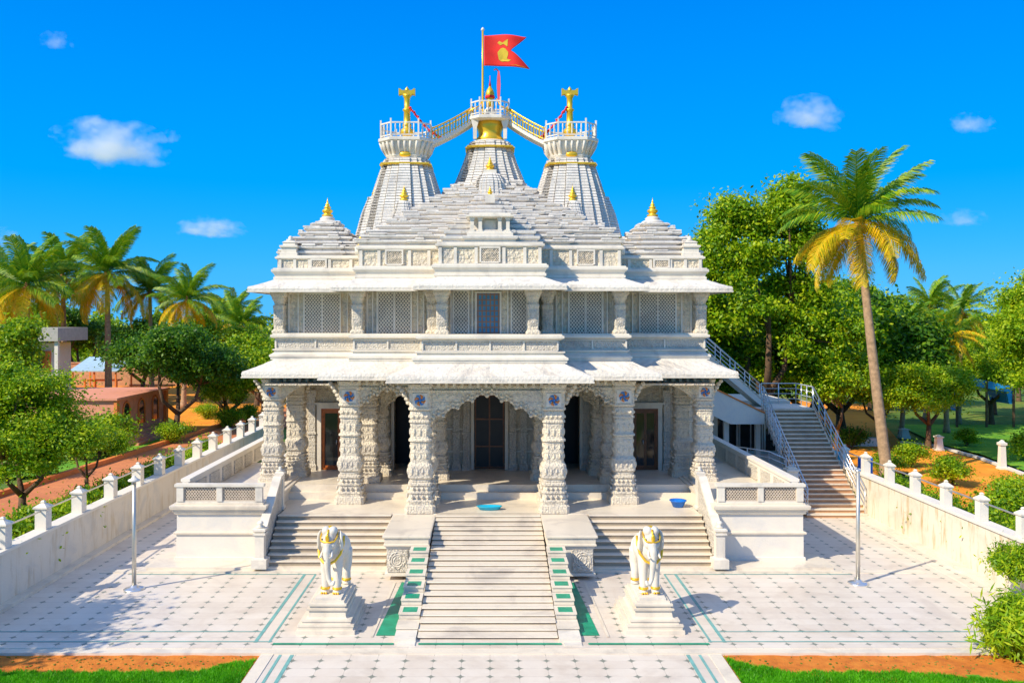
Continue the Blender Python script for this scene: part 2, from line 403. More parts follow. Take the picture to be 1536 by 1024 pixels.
# soil and lawns in the foreground
def soil(name, x0, x1):
    m = MB(); nx, ny = 80, 8
    vs = [(x0+(x1-x0)*i/nx, 20.62-(20.62-8)*(j/ny)**1.4, -.07+random.uniform(-.012,.012)) for j in range(ny+1) for i in range(nx+1)]
    fs = [(j*(nx+1)+i, (j+1)*(nx+1)+i, (j+1)*(nx+1)+i+1, j*(nx+1)+i+1) for j in range(ny) for i in range(nx)]
    m.add(vs, fs, True); return struct(m.build(name, M['soil']))
soil('soil', -24, -5.45); soil('soil', 5.5, 26)
def grass(x0, x1, yedge, n, label, slope):
    xs = RNG.uniform(x0, x1, n); dd = RNG.uniform(0, 1, n)**1.0*2.6
    edge = yedge(xs)+.05*np.sin(xs*7)+.04*np.sin(xs*17+1)+RNG.normal(0,.03,n)
    ys = edge-dd
    keep = (slope(xs, ys)); xs, ys = xs[keep], ys[keep]; n = len(xs)
    h = RNG.uniform(.045,.10,n); a = RNG.uniform(0,2*PI,n); wd = .011
    lx = RNG.normal(0,.035,n); ly = RNG.normal(0,.035,n)
    V = np.empty((n,3,3)); z0 = -.075
    V[:,0] = np.stack([xs-np.cos(a)*wd, ys-np.sin(a)*wd, np.full(n,z0)],1); V[:,1] = np.stack([xs+np.cos(a)*wd, ys+np.sin(a)*wd, np.full(n,z0)],1)
    V[:,2] = np.stack([xs+lx, ys+ly, z0+h],1)
    me = npmesh('lawn', V.reshape(-1,3), 3, M['grass'])
    o = link('lawn', me); o['kind'] = 'stuff'; o['label'] = label; o['category'] = 'lawn'
def npmesh(name, V, k, mat, smooth=False):
    me = bpy.data.meshes.new(name); n = len(V)//k
    me.vertices.add(len(V)); me.vertices.foreach_set('co', V.astype(np.float32).ravel())
    me.loops.add(n*k); me.loops.foreach_set('vertex_index', np.arange(n*k, dtype=np.int32))
    me.polygons.add(n); me.polygons.foreach_set('loop_start', np.arange(0,n*k,k, dtype=np.int32))
    me.update(calc_edges=True); me.materials.append(mat); return me
grass(-13.6, -5.3, lambda x: np.where(x > -6.6, 19.75+.7*(x+6.6)/1.2, 19.62), 90000, 'short bright green lawn left of the walkway', lambda x, y: (x < -5.5) & (x > y*-.60-.8))
grass(5.4, 15.5, lambda x: np.where(x < 6.6, 19.75+.7*(6.6-x)/1.2, 19.62)-.25*np.clip(x-9.5,0,6), 90000, 'short bright green lawn right of the walkway', lambda x, y: x > 5.55)
p = MB(); p.box(-24,-5.5, 8, 19.55, -.2, -.066); p.box(5.55, 11, 8, 19.5, -.2, -.066); struct(p.build('lawn_bed', M['lawn']))

# ================================================================== BOUNDARY WALLS
def boundary_wall(x, side, ys, top, y0, y1, mat, label, ps=1.0):
    base = Vector((x, (y0+y1)/2, 0)); r = thing('boundary_wall', label, 'wall', base); L = -base
    x0, x1 = (x-.32, x) if side < 0 else (x, x+.32)
    m = MB(); m.box(x0, x1, y0, y1, -.3, top); m.build('wall_body', mat, r, L)
    m = MB(); m.rings([[(x0-.07,y0,top+a),(x1+.07,y0,top+a),(x1+.07,y1,top+a),(x0-.07,y1,top+a)] for a in (.002,.09)]); m.build('coping', M['smooth'], r, L)
    xc = (x0+x1)/2
    m = MB(); w = .17; m.rings([[(-w,-w,0),(w,-w,0),(w,w,0),(-w,w,0)],[(-w,-w,.72),(w,-w,.72),(w,w,.72),(-w,w,.72)]])
    q = m.build('post', M['smooth'], r); c = MB()
    c.rings([[(a*s,b*s,z) for a, b in ((-1,-1),(1,-1),(1,1),(-1,1))] for s, z in ((.18,.722),(.215,.75),(.215,.80),(.17,.84),(.09,.90),(.05,.93),(.065,.97),(.03,1.02))])
    cc = c.build('cap', M['marble'], q)
    first = True
    for y in ys:
        if first: o = q; first = False
        else:
            o = q.copy(); COL.objects.link(o); o.parent = r; c2 = cc.copy(); COL.objects.link(c2); c2.parent = o
        o.location = (xc+L.x, y+L.y, top+.092); o.scale = (ps,ps,.85)
    m = MB(); ysr = sorted(ys)
    for a, b in zip(ysr[:-1], ysr[1:]):
        m.bar((xc,a+.14,top+.66), (xc,b-.14,top+.66), .04, .04)
    m.build('rail', M['galv'], r, L)
    return r
boundary_wall(XL, -1, [21.9,24.2,26.4,28.7,31.1,33.5,35.7,38,40.3,42.6,44.9,47.3,49.6,51.9], 1.46, 20.7, 53, M['wall'], 'long weathered white boundary wall with capped posts left of the plaza')
boundary_wall(XR, 1, [22.7,24.8,26.9,29,31.1,33.1,35.2,37.3], 1.60, 20.95, 39.4, M['wallr'], 'white boundary wall with yellow stains and capped posts right of the plaza', .80)

# ================================================================== POLES
def pole(x, y, h, label, name, cap):
    r = thing(name, label, 'pole', (x,y,0), 0, 'bare metal poles on the plaza')
    m = MB(); m.lathe((0,0,0), [(.30,0.0),(.30,.03),(.24,.055),(.12,.075),(.10,.12),(.06,.14)], 28); m.build('base_plate', M['steel'], r)
    m = MB(); m.lathe((0,0,0), [(.062,.13),(.062,h*.5),(.058,h*.5+.02),(.056,h)], 16); m.build('shaft', M['galv'], r)
    m = MB()
    if cap: m.lathe((0,0,h), [(.06,0),(.17,.03),(.17,.07),(.09,.11),(.05,.16),(.02,.2)], 16)
    else: m.lathe((0,0,h), [(.065,0),(.085,.02),(.085,.06),(.03,.09)], 16)
    m.build('cap', M['smooth'] if cap else M['steel'], r)
pole(-10.45, 25.45, 3.15, 'slim metal pole with a pale mushroom cap on the left plaza', 'pole', True)
pole(11.04, 26.0, 3.35, 'slim bare metal pole on a round plate on the right plaza', 'pole', False)

# ================================================================== CENTRAL STAIRS
FL = 1.40
r = thing('front_staircase', 'broad cream marble front staircase with stepped side blocks and green panels', 'staircase', (0,21.3,0)); L = -r.location
N_ST = 11; rise = FL/N_ST; run = (29.12-21.45)/N_ST
m = MB(); cols = []
for i in range(N_ST):
    y0 = 21.45+i*run; z1 = rise*(i+1); x = 1.74; XC = -.06
    st = MB(); hr = rise*.42; hy = run*.50
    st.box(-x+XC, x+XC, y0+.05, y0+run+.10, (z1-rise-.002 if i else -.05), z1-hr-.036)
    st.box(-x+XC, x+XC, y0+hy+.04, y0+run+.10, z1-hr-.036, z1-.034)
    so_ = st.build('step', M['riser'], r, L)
    st = MB()
    for ya, zz in ((y0, z1-hr), (y0+hy, z1)):
        st.rings([[(XC-x,ya+.005,zz-.034),(XC+x,ya+.005,zz-.034),(XC+x,y0+run+.09,zz-.034),(XC-x,y0+run+.09,zz-.034)],[(XC-x,ya-.012,zz-.020),(XC+x,ya-.012,zz-.020),(XC+x,y0+run+.09,zz-.020),(XC-x,y0+run+.09,zz-.020)],[(XC-x,ya,zz),(XC+x,ya,zz),(XC+x,y0+run+.048-(.06 if zz < z1 else 0),zz),(XC-x,y0+run+.048-(.06 if zz < z1 else 0),zz)]])
    st.build('tread', M['step'], so_)
for s in (-1, 1):
    xa, xb = sorted((s*1.765-.06, s*2.30-.06))
    nb = 7
    for i in range(nb):
        y0 = 21.85+i*.615; z1 = .16+i*.155
        b_ = MB(); b_.box(xa, xb, y0+.012, y0+.66 if i < nb-1 else 26.2, (z1-.158 if i else -.05), z1-.035)
        b_.rings([[(xa-.015,y0-.02,z1-.033),(xb+.015,y0-.02,z1-.033),(xb+.015,y0+.60,z1-.033),(xa-.015,y0+.60,z1-.033)],[(xa-.015,y0-.02,z1),(xb+.015,y0-.02,z1),(xb+.015,y0+.60,z1),(xa-.015,y0+.60,z1)]])
        bb = b_.build('side_block', M['step'], r, L)
        if i >= 1:
            g_ = MB(); g_.box(xa+.08, xb-.08, y0+.09, y0+.47, z1, z1+.006)
            g_.build('green_panel', M['green'], bb)
    b_ = MB(); b_.box(xa, xb, 21.25, 21.86, -.05, .10); b_.box(xa+.1, xb, 21.02, 21.25, -.05, .03); b_.build('side_block', M['marble'], r, L)
# carved podium blocks at the head of the side blocks
for s, lab in ((-1, 'left'), (1, 'right')):
    pd = thing('carved_pedestal', 'square marble pedestal with carved scroll panel %s of the front stairs' % lab, 'pedestal', (s*2.56,27.3,0), 0, 'carved pedestals beside the front stairs'); l2 = -pd.location
    xa, xb = sorted((s*1.77-.06, s*3.24)); m = MB()
    stack(m, rect(xa+.1, xb-.1, 26.35, 29.0), [(.14,.06),(.22,.06),(.24,0),(.95,0),(.97,.03),(1.03,.03)]); m.build('pedestal_body', M['marble'], pd, l2)
    m = MB(); xi = sorted((s*2.50, s*3.12)); m.box(xi[0], xi[1], 26.30, 26.345, .26, .94)
    pn = m.build('carved_panel', M['fine'], pd, l2)
    m = MB(); cx_ = (xi[0]+xi[1])/2
    for k in range(3):
        rr = .24-.07*k; m.tube([(cx_+rr*math.cos(a*PI/8)*1.05, 26.295, .61+rr*math.sin(a*PI/8)*1.1) for a in range(-1+3*k, 13+3*k)], .016, 6)
    for a in range(8): m.tube([(cx_+.25*math.cos(a*PI/4), 26.295, .61+.27*math.sin(a*PI/4)), (cx_+.20*math.cos(a*PI/4+.5), 26.29, .61+.22*math.sin(a*PI/4+.5))], .014, 5)
    m.build('scroll_relief', M['marble'], pn)
    m = MB(); stack(m, rect(xa+.06, xb-.06, 26.30, 29.05), [(1.032,.0),(1.06,.05),(1.10,.05),(1.11,.02),(1.30,.03),(1.31,.08),(1.37,.08),(1.38,.05)]); m.build('cap_slab', M['step'], pd, l2)

# ================================================================== SIDE PODIA WITH SCREEN RAILINGS
def jali(m, x0, x1, z0, z1, y, s=.09, wd=.028, dp=.035):
    # diagonal lattice clipped to a rectangle
    for sg in (1, -1):
        k = int((x1-x0+z1-z0)/s)+2
        for i in range(-k, k+1):
            # line: x - sg*z = c
            c = i*s*1.2; pts = []
            xm = (x0+x1)/2; zm = (z0+z1)/2
            for X in (x0, x1):
                z = zm+sg*((X-xm)-c)*1.25
                if z0 <= z <= z1: pts.append((X, z))
            for Z in (z0, z1):
                X = xm+c+sg*(Z-zm)/1.25
                if x0 < X < x1: pts.append((X, Z))
            if len(pts) >= 2 and math.hypot(pts[0][0]-pts[1][0], pts[0][1]-pts[1][1]) > .02:
                a, b = pts[0], pts[1]; dx, dz = b[0]-a[0], b[1]-a[1]; Ln = math.hypot(dx, dz); nx, nz = -dz/Ln*wd/2, dx/Ln*wd/2
                yy = y+(.003 if sg > 0 else 0)
                m.rings([[(a[0]-nx,q,a[1]-nz),(b[0]-nx,q,b[1]-nz),(b[0]+nx,q,b[1]+nz),(a[0]+nx,q,a[1]+nz)] for q in (yy, yy+dp)])
for s in (-1, 1):
    lab = 'left' if s < 0 else 'right'
    r = thing('terrace_podium', 'moulded plaster terrace podium with pierced stone railing %s of the front steps' % lab, 'podium', (s*8.8,28,0), 0, 'terrace podia beside the front steps'); L = -r.location
    xa, xb = sorted((s*7.38, s*10.15)); m = MB()
    stack(m, rect(xa, xb, 28.05, 36), [(.14,.05),(.24,.05),(.25,0),(.97,0)]); m.box(xa, xb, 28.09, 36, .97, 1.9)
    m.build('podium_body', M['smooth'], r, L)
    m = MB(); stack(m, rect(xa, xb, 28.05, 36), [(.97,.03),(1.0,.075),(1.05,.075),(1.07,.01)]); stack(m, rect(xa, xb, 28.06, 36), [(1.62,.01),(1.65,.06),(1.70,.06),(1.72,.10),(1.78,.10),(1.80,.16),(1.88,.18),(1.92,.18),(1.94,.05),(1.98,.05)])
    m.build('moulding', M['step'], r, L)
    z0, z1 = 1.98, 2.60; m = MB()
    m.box(xa-.06, xb+.06, 28.02, 28.26, z1-.09, z1); m.box(xa, xb, 28.08, 28.2, z0, z0+.06)
    m.build('rail', M['marble'], r, L)
    span = (xb-xa)
    for i in range(3):
        x = [xa+.11, (xa+xb)/2, xb-.11][i]
        w_ = .11 if i != 1 else .09
        m = MB(); m.box(x-w_, x+w_, 28.05, 28.23, z0+.06, z1-.09); m.build('railing_post', M['marble'], r, L)
    for i in range(2):
        x0 = [xa+.22, (xa+xb)/2+.09][i]; x1 = [(xa+xb)/2-.09, xb-.22][i]
        m = MB(); jali(m, x0+.03, x1-.03, z0+.09, z1-.11, 28.10, .075, .026, .05)
        for (a, b, c, d) in ((x0,x0+.03,z0+.06,z1-.09),(x1-.03,x1,z0+.06,z1-.09),(x0+.03,x1-.03,z0+.06,z0+.09),(x0+.03,x1-.03,z1-.11,z1-.09)): m.box(a, b, 28.09, 28.17, c, d)
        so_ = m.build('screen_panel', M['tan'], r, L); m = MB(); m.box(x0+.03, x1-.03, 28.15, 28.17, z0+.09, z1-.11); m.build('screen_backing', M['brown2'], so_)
    # parapet running back along the outer side, slightly rising
    xo = s*10.05; m = MB(); xi_ = sorted((xo, xo-s*.2))
    m.box(xi_[0], xi_[1], 28.3, 39.5, 1.9, 2.62); m.box(xi_[0]-.05, xi_[1]+.05, 28.3, 39.5, 2.622, 2.72); m.build('side_parapet', M['smooth'], r, L)
    for k in range(7):
        m = MB(); y = 29+k*1.45; xx = xo-s*.2
        xq = sorted((xx, xx-s*.03)); m.box(xq[0], xq[1], y, y+1.05, 2.0, 2.5); m.build('parapet_panel', M['fine'], r, L)
    m = MB(); stack(m, rect(*sorted((s*7.3,s*9.8)), 30.6, 36), [(1.2,0),(1.86,0)]); m.build('inner_floor', M['step'], r, L)
    # sloping balustrade beside the side steps
    xs = sorted((s*7.10, s*7.34)); q = [(29.9,1.40),(29.9,2.62),(29.3,2.60),(27.3,1.42),(27.3,.14),(27.6,.14)]
    b = thing('stair_balustrade', 'sloping carved marble balustrade %s of the front steps' % ('at the left end' if s < 0 else 'at the right end'), 'balustrade', (s*7.22,28.5,0), 0, 'sloping balustrades of the side steps'); l2 = -b.location
    m = MB(); m.prism([(27.42,.14),(29.9,.14),(29.9,2.50),(29.45,2.48),(27.42,1.16)], 'x', xs[0]+.03, xs[1]-.03); m.build('balustrade_panel', M['fine'], b, l2)
    m = MB(); m.prism([(27.42,1.165),(29.45,2.485),(29.9,2.505),(29.9,2.62),(29.42,2.60),(27.42,1.28)], 'x', xs[0]-.02, xs[1]+.02); m.build('handrail', M['marble'], b, l2)
    m = MB(); xc = s*7.22
    stack(m, rect(xc-.14, xc+.14, 27.12, 27.40), [(.14,.10),(.42,.10),(.44,.03),(.47,0),(1.16,0),(1.18,.05),(1.24,.05),(1.25,.0),(1.30,.06),(1.36,.06),(1.38,0)])
    m.lathe((xc,27.26,1.38), [(.12,0),(.14,.04),(.06,.09),(.10,.13),(.09,.18),(.03,.22)], 14); m.build('newel_post', M['marble'], b, l2)
    m = MB(); stack(m, rect(xc-.12, xc+.12, 29.72, 29.96), [(1.4,.03),(1.5,.03),(1.52,0),(2.6,0),(2.62,.04),(2.68,.04),(2.70,0)]); m.lathe((xc,29.84,2.70), [(.10,0),(.12,.04),(.05,.08),(.07,.12),(.02,.17)], 12); m.build('upper_post', M['marble'], b, l2)

# small things on the floor
m = MB(); m.lathe((0,0,0), [(.02,0),(.34,.0),(.42,.10),(.44,.11),(.44,.125),(.40,.12),(.33,.02),(.05,.02)], 26, sy=.45)
o = m.build('shallow_tray', M['turq'], None, (-.02, 29.75, FL+.012)); tag(o, 'flat turquoise tray lying at the head of the front stairs', 'tray')
m = MB(); m.lathe((0,0,0), [(.02,0),(.18,.0),(.27,.20),(.30,.21),(.30,.23),(.26,.22),(.17,.02),(.05,.02)], 26)
o = m.build('basin', M['blue'], None, (6.55, 30.2, FL+.012)); tag(o, 'deep blue plastic basin on the shaded floor by the right balustrade', 'basin')

# pebbles and litter on the bare soil
m = MB()
for k in range(420):
    s = random.choice((-1, 1)); x = s*random.uniform(5.7, 14.5); y = random.uniform(19.5, 20.55); r_ = random.uniform(.008,.028)
    m.ell((x,y,-.062), (r_*1.4, r_, r_*.7), 6, 4, rz=random.uniform(0,3))
o = m.build('pebbles', M['ground']); o['kind'] = 'stuff'; o['label'] = 'small stones and litter scattered over the orange soil strips'
sheet('garden_lawn', gpoly([(1345,636),(1700,636),(1700,745),(1545,708),(1470,680),(1405,664)]), -.02, M['lawn'])
# ================================================================== THE TEMPLE
TR = thing('temple', 'white marble two storey temple with carved pillars and three balcony topped spires', 'temple', (0,36,0)); TL = -TR.location
def tp(m, name, mat, parent=None):
    return m.build(name, mat, TR if parent is None else parent, TL if parent is None else None)
def plan(hc, h2, h3, yc, y2, y3, yb=46):
    return [(-hc,yc),(hc,yc),(hc,y2),(h2,y2),(h2,y3),(h3,y3),(h3,yb),(-h3,yb),(-h3,y3),(-h2,y3),(-h2,y2),(-hc,y2)]
# platform and side steps
m = MB(); m.box(-7.05, 7.05, 29.12, 46, -.1, FL); m.box(-10, -7.05, 30.0, 46, -.1, FL-.003); m.box(7.05, 10, 30.0, 46, -.1, FL-.003); tp(m, 'platform', M['step'])
for s in (-1, 1):
    n = 8; x0, x1 = sorted((s*1.9, s*7.08)); xp0, xp1 = sorted((s*3.3, s*7.08))
    for i in range(n):
        y0 = 27.35+i*(29.12-27.35)/n; z1 = .14+(i+1)*(FL-.14)/n; m = MB(); dz = (FL-.14)/n
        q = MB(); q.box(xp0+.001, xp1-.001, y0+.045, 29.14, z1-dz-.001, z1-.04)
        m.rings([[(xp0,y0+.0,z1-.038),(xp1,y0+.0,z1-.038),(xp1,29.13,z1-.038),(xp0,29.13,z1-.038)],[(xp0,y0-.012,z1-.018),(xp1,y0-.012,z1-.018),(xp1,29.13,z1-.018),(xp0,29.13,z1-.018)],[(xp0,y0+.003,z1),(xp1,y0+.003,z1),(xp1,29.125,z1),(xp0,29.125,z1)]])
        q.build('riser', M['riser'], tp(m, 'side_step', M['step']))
# inner raised floor (two low steps)
m = MB(); m.box(-8.7, 8.7, 31.45, 46, FL, 1.64); tp(m, 'inner_step', M['step'])
m = MB(); m.box(-8.7, 8.7, 31.75, 46, 1.64, 1.88); tp(m, 'inner_step', M['step'])

# ---- pillars -----------------------------------------------------------------
def pring(kind, r, n=32):
    out = []
    for i in range(n):
        a = 2*PI*i/n+PI/n; c, s_ = math.cos(a), math.sin(a)
        if kind == 'o': q = math.cos(PI/8)/math.cos(((a+PI/8) % (PI/4))-PI/8)
        elif kind == 'l': q = 1+.055*math.cos(8*a)
        else: q = min(1/max(abs(c), abs(s_)), 1.22)
        if kind == 's': q = min(1/max(abs(c), abs(s_)), 1.30)
        out.append((r*q*c, r*q*s_))
    return out
def pillar_part(prof):
    m = MB(); rs = []
    for kind, r_, z in prof: rs.append([(x, y, z) for x, y in pring(kind, r_)])
    m.rings(rs); return m
H_ = 4.33                                                    # full height FL..5.73
def bands(z0, z1, kind, r0, r1, n, amp=.018):
    out = []
    for i in range(n):
        t0 = i/n; t1 = (i+1)/n; r_ = r0+(r1-r0)*t0; a = z0+(z1-z0)*t0; b = z0+(z1-z0)*t1; h = b-a
        out += [(kind, r_, a+.12*h), (kind, r_, a+.80*h), (kind, r_+amp, a+.86*h), (kind, r_+amp, a+.97*h)]
    return out
base_prof = [('s',.52,0),('s',.52,.24),('s',.49,.26),('s',.44,.29),('s',.44,.36),('s',.46,.38),('s',.46,.44),('s',.41,.47),('r',.40,.64),('r',.44,.67),('r',.44,.72),('r',.385,.75),('r',.38,.90),('r',.42,.93),('r',.42,1.0),('r',.37,1.03)]
shaft_prof = [('r',.365,1.04),('r',.365,1.12),('r',.405,1.15),('r',.425,1.19),('r',.425,1.58),('r',.40,1.62),('r',.36,1.66),('r',.345,1.70)]+bands(1.72,2.36,'r',.345,.34,2,.010)+[('r',.34,2.38),('r',.405,2.41),('r',.405,2.46),('r',.35,2.50)]+bands(2.53,3.0,'r',.345,.34,1,.008)+[('r',.34,3.02),('r',.39,3.04),('r',.39,3.10),('r',.35,3.13),('r',.365,3.18),('r',.365,3.30),('r',.35,3.42)]
cap_prof = [('r',.35,3.43),('r',.41,3.47),('r',.41,3.53),('s',.37,3.55),('s',.37,4.05),('s',.41,4.08),('s',.41,4.14),('s',.38,4.16),('s',.43,4.30),('s',.43,H_)]
PROTO = {}
def make_pillar(emblem=True):
    b = pillar_part(base_prof).build('pillar', M['shaft'], TR)
    b.data.name = 'pillar_base'
    sh = pillar_part(shaft_prof).build('shaft', M['shaft'], b); cp = pillar_part(cap_prof).build('capital', M['shaft'], b)
    # carved lumps round the pot and base: small figures in relief
    m = MB()
    for k in range(4):
        a = k*PI/2
        def lump(r_, q, z, sx, sz): m.ell((r_*math.cos(a)-q*math.sin(a), r_*math.sin(a)+q*math.cos(a), z), (sx,sx,sz), 8, 5)
        for q in (-.26,-.09,.09,.26):
            lump(.45,q,.55,.055,.06); lump(.41,q*.9,.82,.05,.055); lump(.405,q*1.05,1.39,.055,.13); lump(.36,q*.9,3.24,.05,.06)
        for q in (-.2,0,.2):
            lump(.34,q,1.9,.04,.10); lump(.34,q,2.22,.035,.08); lump(.34,q,2.72,.045,.14)
    m.build('relief', M['shaft'], b)
    # bracket arms with little curled ends
    m = MB()
    for a in (0, PI):
        c, s_ = math.cos(a), math.sin(a)
        for k, (rad, z, rr) in enumerate(((.43,3.60,.09),(.48,3.74,.10),(.55,3.88,.11),(.63,4.02,.10),(.73,4.14,.09))):
            m.ell((rad*c, rad*s_, z+.08), (rr, rr, rr*.9), 9, 6)
    m.build('bracket', M['shaft'], b)
    e = None
    if emblem:
        m = MB(); m.box(-.25,.25,-.395,-.368,3.57,4.03)
        e = m.build('emblem_tile', M['marble'], b)
        # five-petal coloured rosette
        for nm, mt, ph in (('blue','bluepaint',0), ('orange','orange',PI/4)):
            m = MB()
            for k in range(4):
                a = ph+k*PI/2; m.tube([(.06*math.cos(a), -.405, 3.80+.06*math.sin(a)), (.15*math.cos(a+.3), -.410, 3.80+.15*math.sin(a+.3)), (.18*math.cos(a+.75), -.405, 3.80+.18*math.sin(a+.75))], [.026,.038,.022], 6)
            m.ell((0,-.405,3.80), (.06,.03,.06), 8, 5) if nm == 'blue' else None
            q = m.build('emblem', M[mt], b)
    return b
P0 = make_pillar(True); P1 = make_pillar(False)
def place(o, x, y, z, top=5.73, rz=0, first=False, w=1.0):
    if not first:
        p = o; o = p.copy(); COL.objects.link(o); o.parent = TR
        for ch in list(p.children):
            c = ch.copy(); COL.objects.link(c); c.parent = o
    o.location = (x+TL.x, y+TL.y, z+TL.z); o.scale = (w, w, (top-z)/H_); o.rotation_euler = (0,0,rz); return o
place(P0, -2.36, 29.62, FL, first=True); place(P0, 2.16, 29.62, FL)
place(P0, -4.98, 31.05, FL); place(P0, 4.75, 31.05, FL)
place(P0, -8.05, 32.25, 1.88, w=.92); place(P0, 7.92, 32.25, 1.88, w=.92)
place(P1, -2.30, 31.1, FL, first=True); place(P1, 2.20, 31.1, FL)
for x, y in ((-4.55,32.5),(4.55,32.5),(-2.0,33.0),(2.0,33.0),(-7.5,33.6),(7.45,33.6),(-4.3,34.0),(4.3,34.0),(-8.05,36.5),(7.92,36.5),(-8.05,41),(7.92,41)): place(P1, x, y, 1.88, w=.92)

# ---- beams and cusped arches --------------------------------------------------
m = MB(); stack(m, plan(2.5,5.1,8.25,29.42,30.85,32.05), [(5.55,0),(5.60,.03),(5.70,.03),(5.72,.0),(5.82,.06),(5.86,.25)]); tp(m, 'architrave', M['carved'])
# corbels under the eave
m = MB()
def run_corbels(x0, x1, y, n):
    for i in range(n):
        x = x0+(x1-x0)*(i+.5)/n; m.cbox((x, y-.16, 5.72), (.10,.34,.16), 0, .02)
run_corbels(-2.4,2.4,29.42,18); run_corbels(-5.0,-2.6,30.85,9); run_corbels(2.6,5.0,30.85,9); run_corbels(-8.2,-5.2,32.05,11); run_corbels(5.2,8.2,32.05,11)
tp(m, 'corbel_row', M['carved'])
def arch(x0, x1, y, zs, za, zt, lobes, p, amp, th=.34, side=None, name='arch'):
    n = 96; top = []; bot = []
    for i in range(n+1):
        u = i/n; t_ = abs(2*u-1)
        z = zs+(za-zs)*(1-t_**p)
        if lobes: z -= amp*(1-abs(math.sin(lobes*PI*u)))
        bot.append((x0+(x1-x0)*u, z))
    m = MB()
    def slab(y0, y1, dz, zt_):
        vs = []; fs = []
        for (x, z) in bot:
            zz = min(z+dz, zt_-.02)
            if side is None: vs += [(x,y0,zz),(x,y1,zz),(x,y1,zt_),(x,y0,zt_)]
            else: vs += [(y0,x,zz),(y1,x,zz),(y1,x,zt_),(y0,x,zt_)]
        for i in range(n):
            a = 4*i; b = a+4
            fs += [(a,b,b+1,a+1),(a,a+3,b+3,b),(a+1,b+1,b+2,a+2)]
        m.add(vs, fs)
    slab(y-th/2, y+th/2, 0, zt); slab(y-th/2-.05, y-th/2+.0, .10, zt-.02); slab(y-th/2-.09, y-th/2-.045, .24, zt-.04)
    # carved beads following the cusps
    if lobes and side is None:
        k = lobes*3
        for i in range(k+1):
            x, z = bot[int(i*n/k)]
            m.ell((x, y-th/2-.05, z+.06), (.065,.06,.065), 8, 5)
            m.ell((x, y-th/2-.09, z+.21), (.05,.05,.05), 7, 5)
    tp(m, name, M['carved'])
arch(-2.08, 1.88, 29.62, 4.45, 5.42, 5.56, 8, 1.25, .15)
arch(-4.70,-2.60, 31.05, 4.75, 5.45, 5.56, 6, 1.5, .12); arch(2.42, 4.45, 31.05, 4.75, 5.45, 5.56, 6, 1.5, .12)
arch(-7.75,-5.28, 32.25, 4.85, 5.50, 5.56, 0, 2.4, 0); arch(5.05, 7.62, 32.25, 4.85, 5.50, 5.56, 0, 2.4, 0)
for s, X in ((-1,-2.33),(1,2.18)): arch(29.9, 30.85, X, 4.6, 5.35, 5.56, 4, 1.6, .1, side=1)
for s, X in ((-1,-4.8),(1,4.65)): arch(31.35, 32.3, X, 4.6, 5.35, 5.56, 4, 1.6, .1, side=1)
for X in (-8.05, 7.92):
    arch(32.6, 36.2, X, 4.7, 5.4, 5.56, 6, 1.6, .1, side=1)
arch(-4.2,-2.2, 33.6, 4.3, 5.1, 5.56, 4, 1.8, .08); arch(2.2, 4.2, 33.6, 4.3, 5.1, 5.56, 4, 1.8, .08); arch(-1.9,1.9, 33.6, 4.5, 5.3, 5.56, 6, 1.6, .08)

# ---- ground floor inner wall with doors ---------------------------------------
YB = 34.9
m = MB()
holes = [(-6.78,-5.98,1.9,4.35),(-3.85,-3.02,1.9,4.85),(-.64,.60,1.9,4.9),(2.85,3.6,1.9,4.85),(5.75,6.75,1.9,4.35)]
xs = [-8.2]+[v for h in holes for v in h[:2]]+[8.2]
for i in range(0, len(xs), 2): m.box(xs[i], xs[i+1], YB, YB+.35, 1.88, 5.6)
for a, b, z0, z1 in holes: m.box(a, b, YB, YB+.35, z1, 5.6)
m.box(-8.2,-7.85, YB+.35, 46, 1.88, 5.6); m.box(7.85,8.2, YB+.35, 46, 1.88, 5.6)
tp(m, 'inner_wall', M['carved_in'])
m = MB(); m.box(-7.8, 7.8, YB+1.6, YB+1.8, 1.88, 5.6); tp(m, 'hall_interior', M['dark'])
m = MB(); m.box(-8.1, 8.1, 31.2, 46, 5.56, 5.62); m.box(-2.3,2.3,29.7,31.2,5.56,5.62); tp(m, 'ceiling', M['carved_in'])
for x in (-7.75,-7.15,-5.55,-4.15,-2.75,-1.95,-1.35,-.95,.92,1.35,1.95,2.6,3.85,5.3,7.1,7.65):
    m = MB(); stack(m, rect(x-.13, x+.13, YB-.14, YB), [(1.88,.05),(2.1,.05),(2.14,0),(3.3,0),(3.33,.04),(3.4,.04),(3.43,0),(4.8,0),(4.85,.05),(5.1,.05)], True, True); tp(m, 'pilaster', M['fine'])
m = MB(); m.box(-8.0,-6.95,YB-.06,YB,2.9,2.96); 
for a, b in ((-1.9,-.9),(.9,1.9)):
    m.box(a, b, YB-.07, YB-.01, 3.5, 3.56); m.box(a, b, YB-.07, YB-.01, 2.6, 2.66); m.box(a, b, YB-.09, YB-.01, 4.6, 4.68)
tp(m, 'wall_moulding', M['marble'])
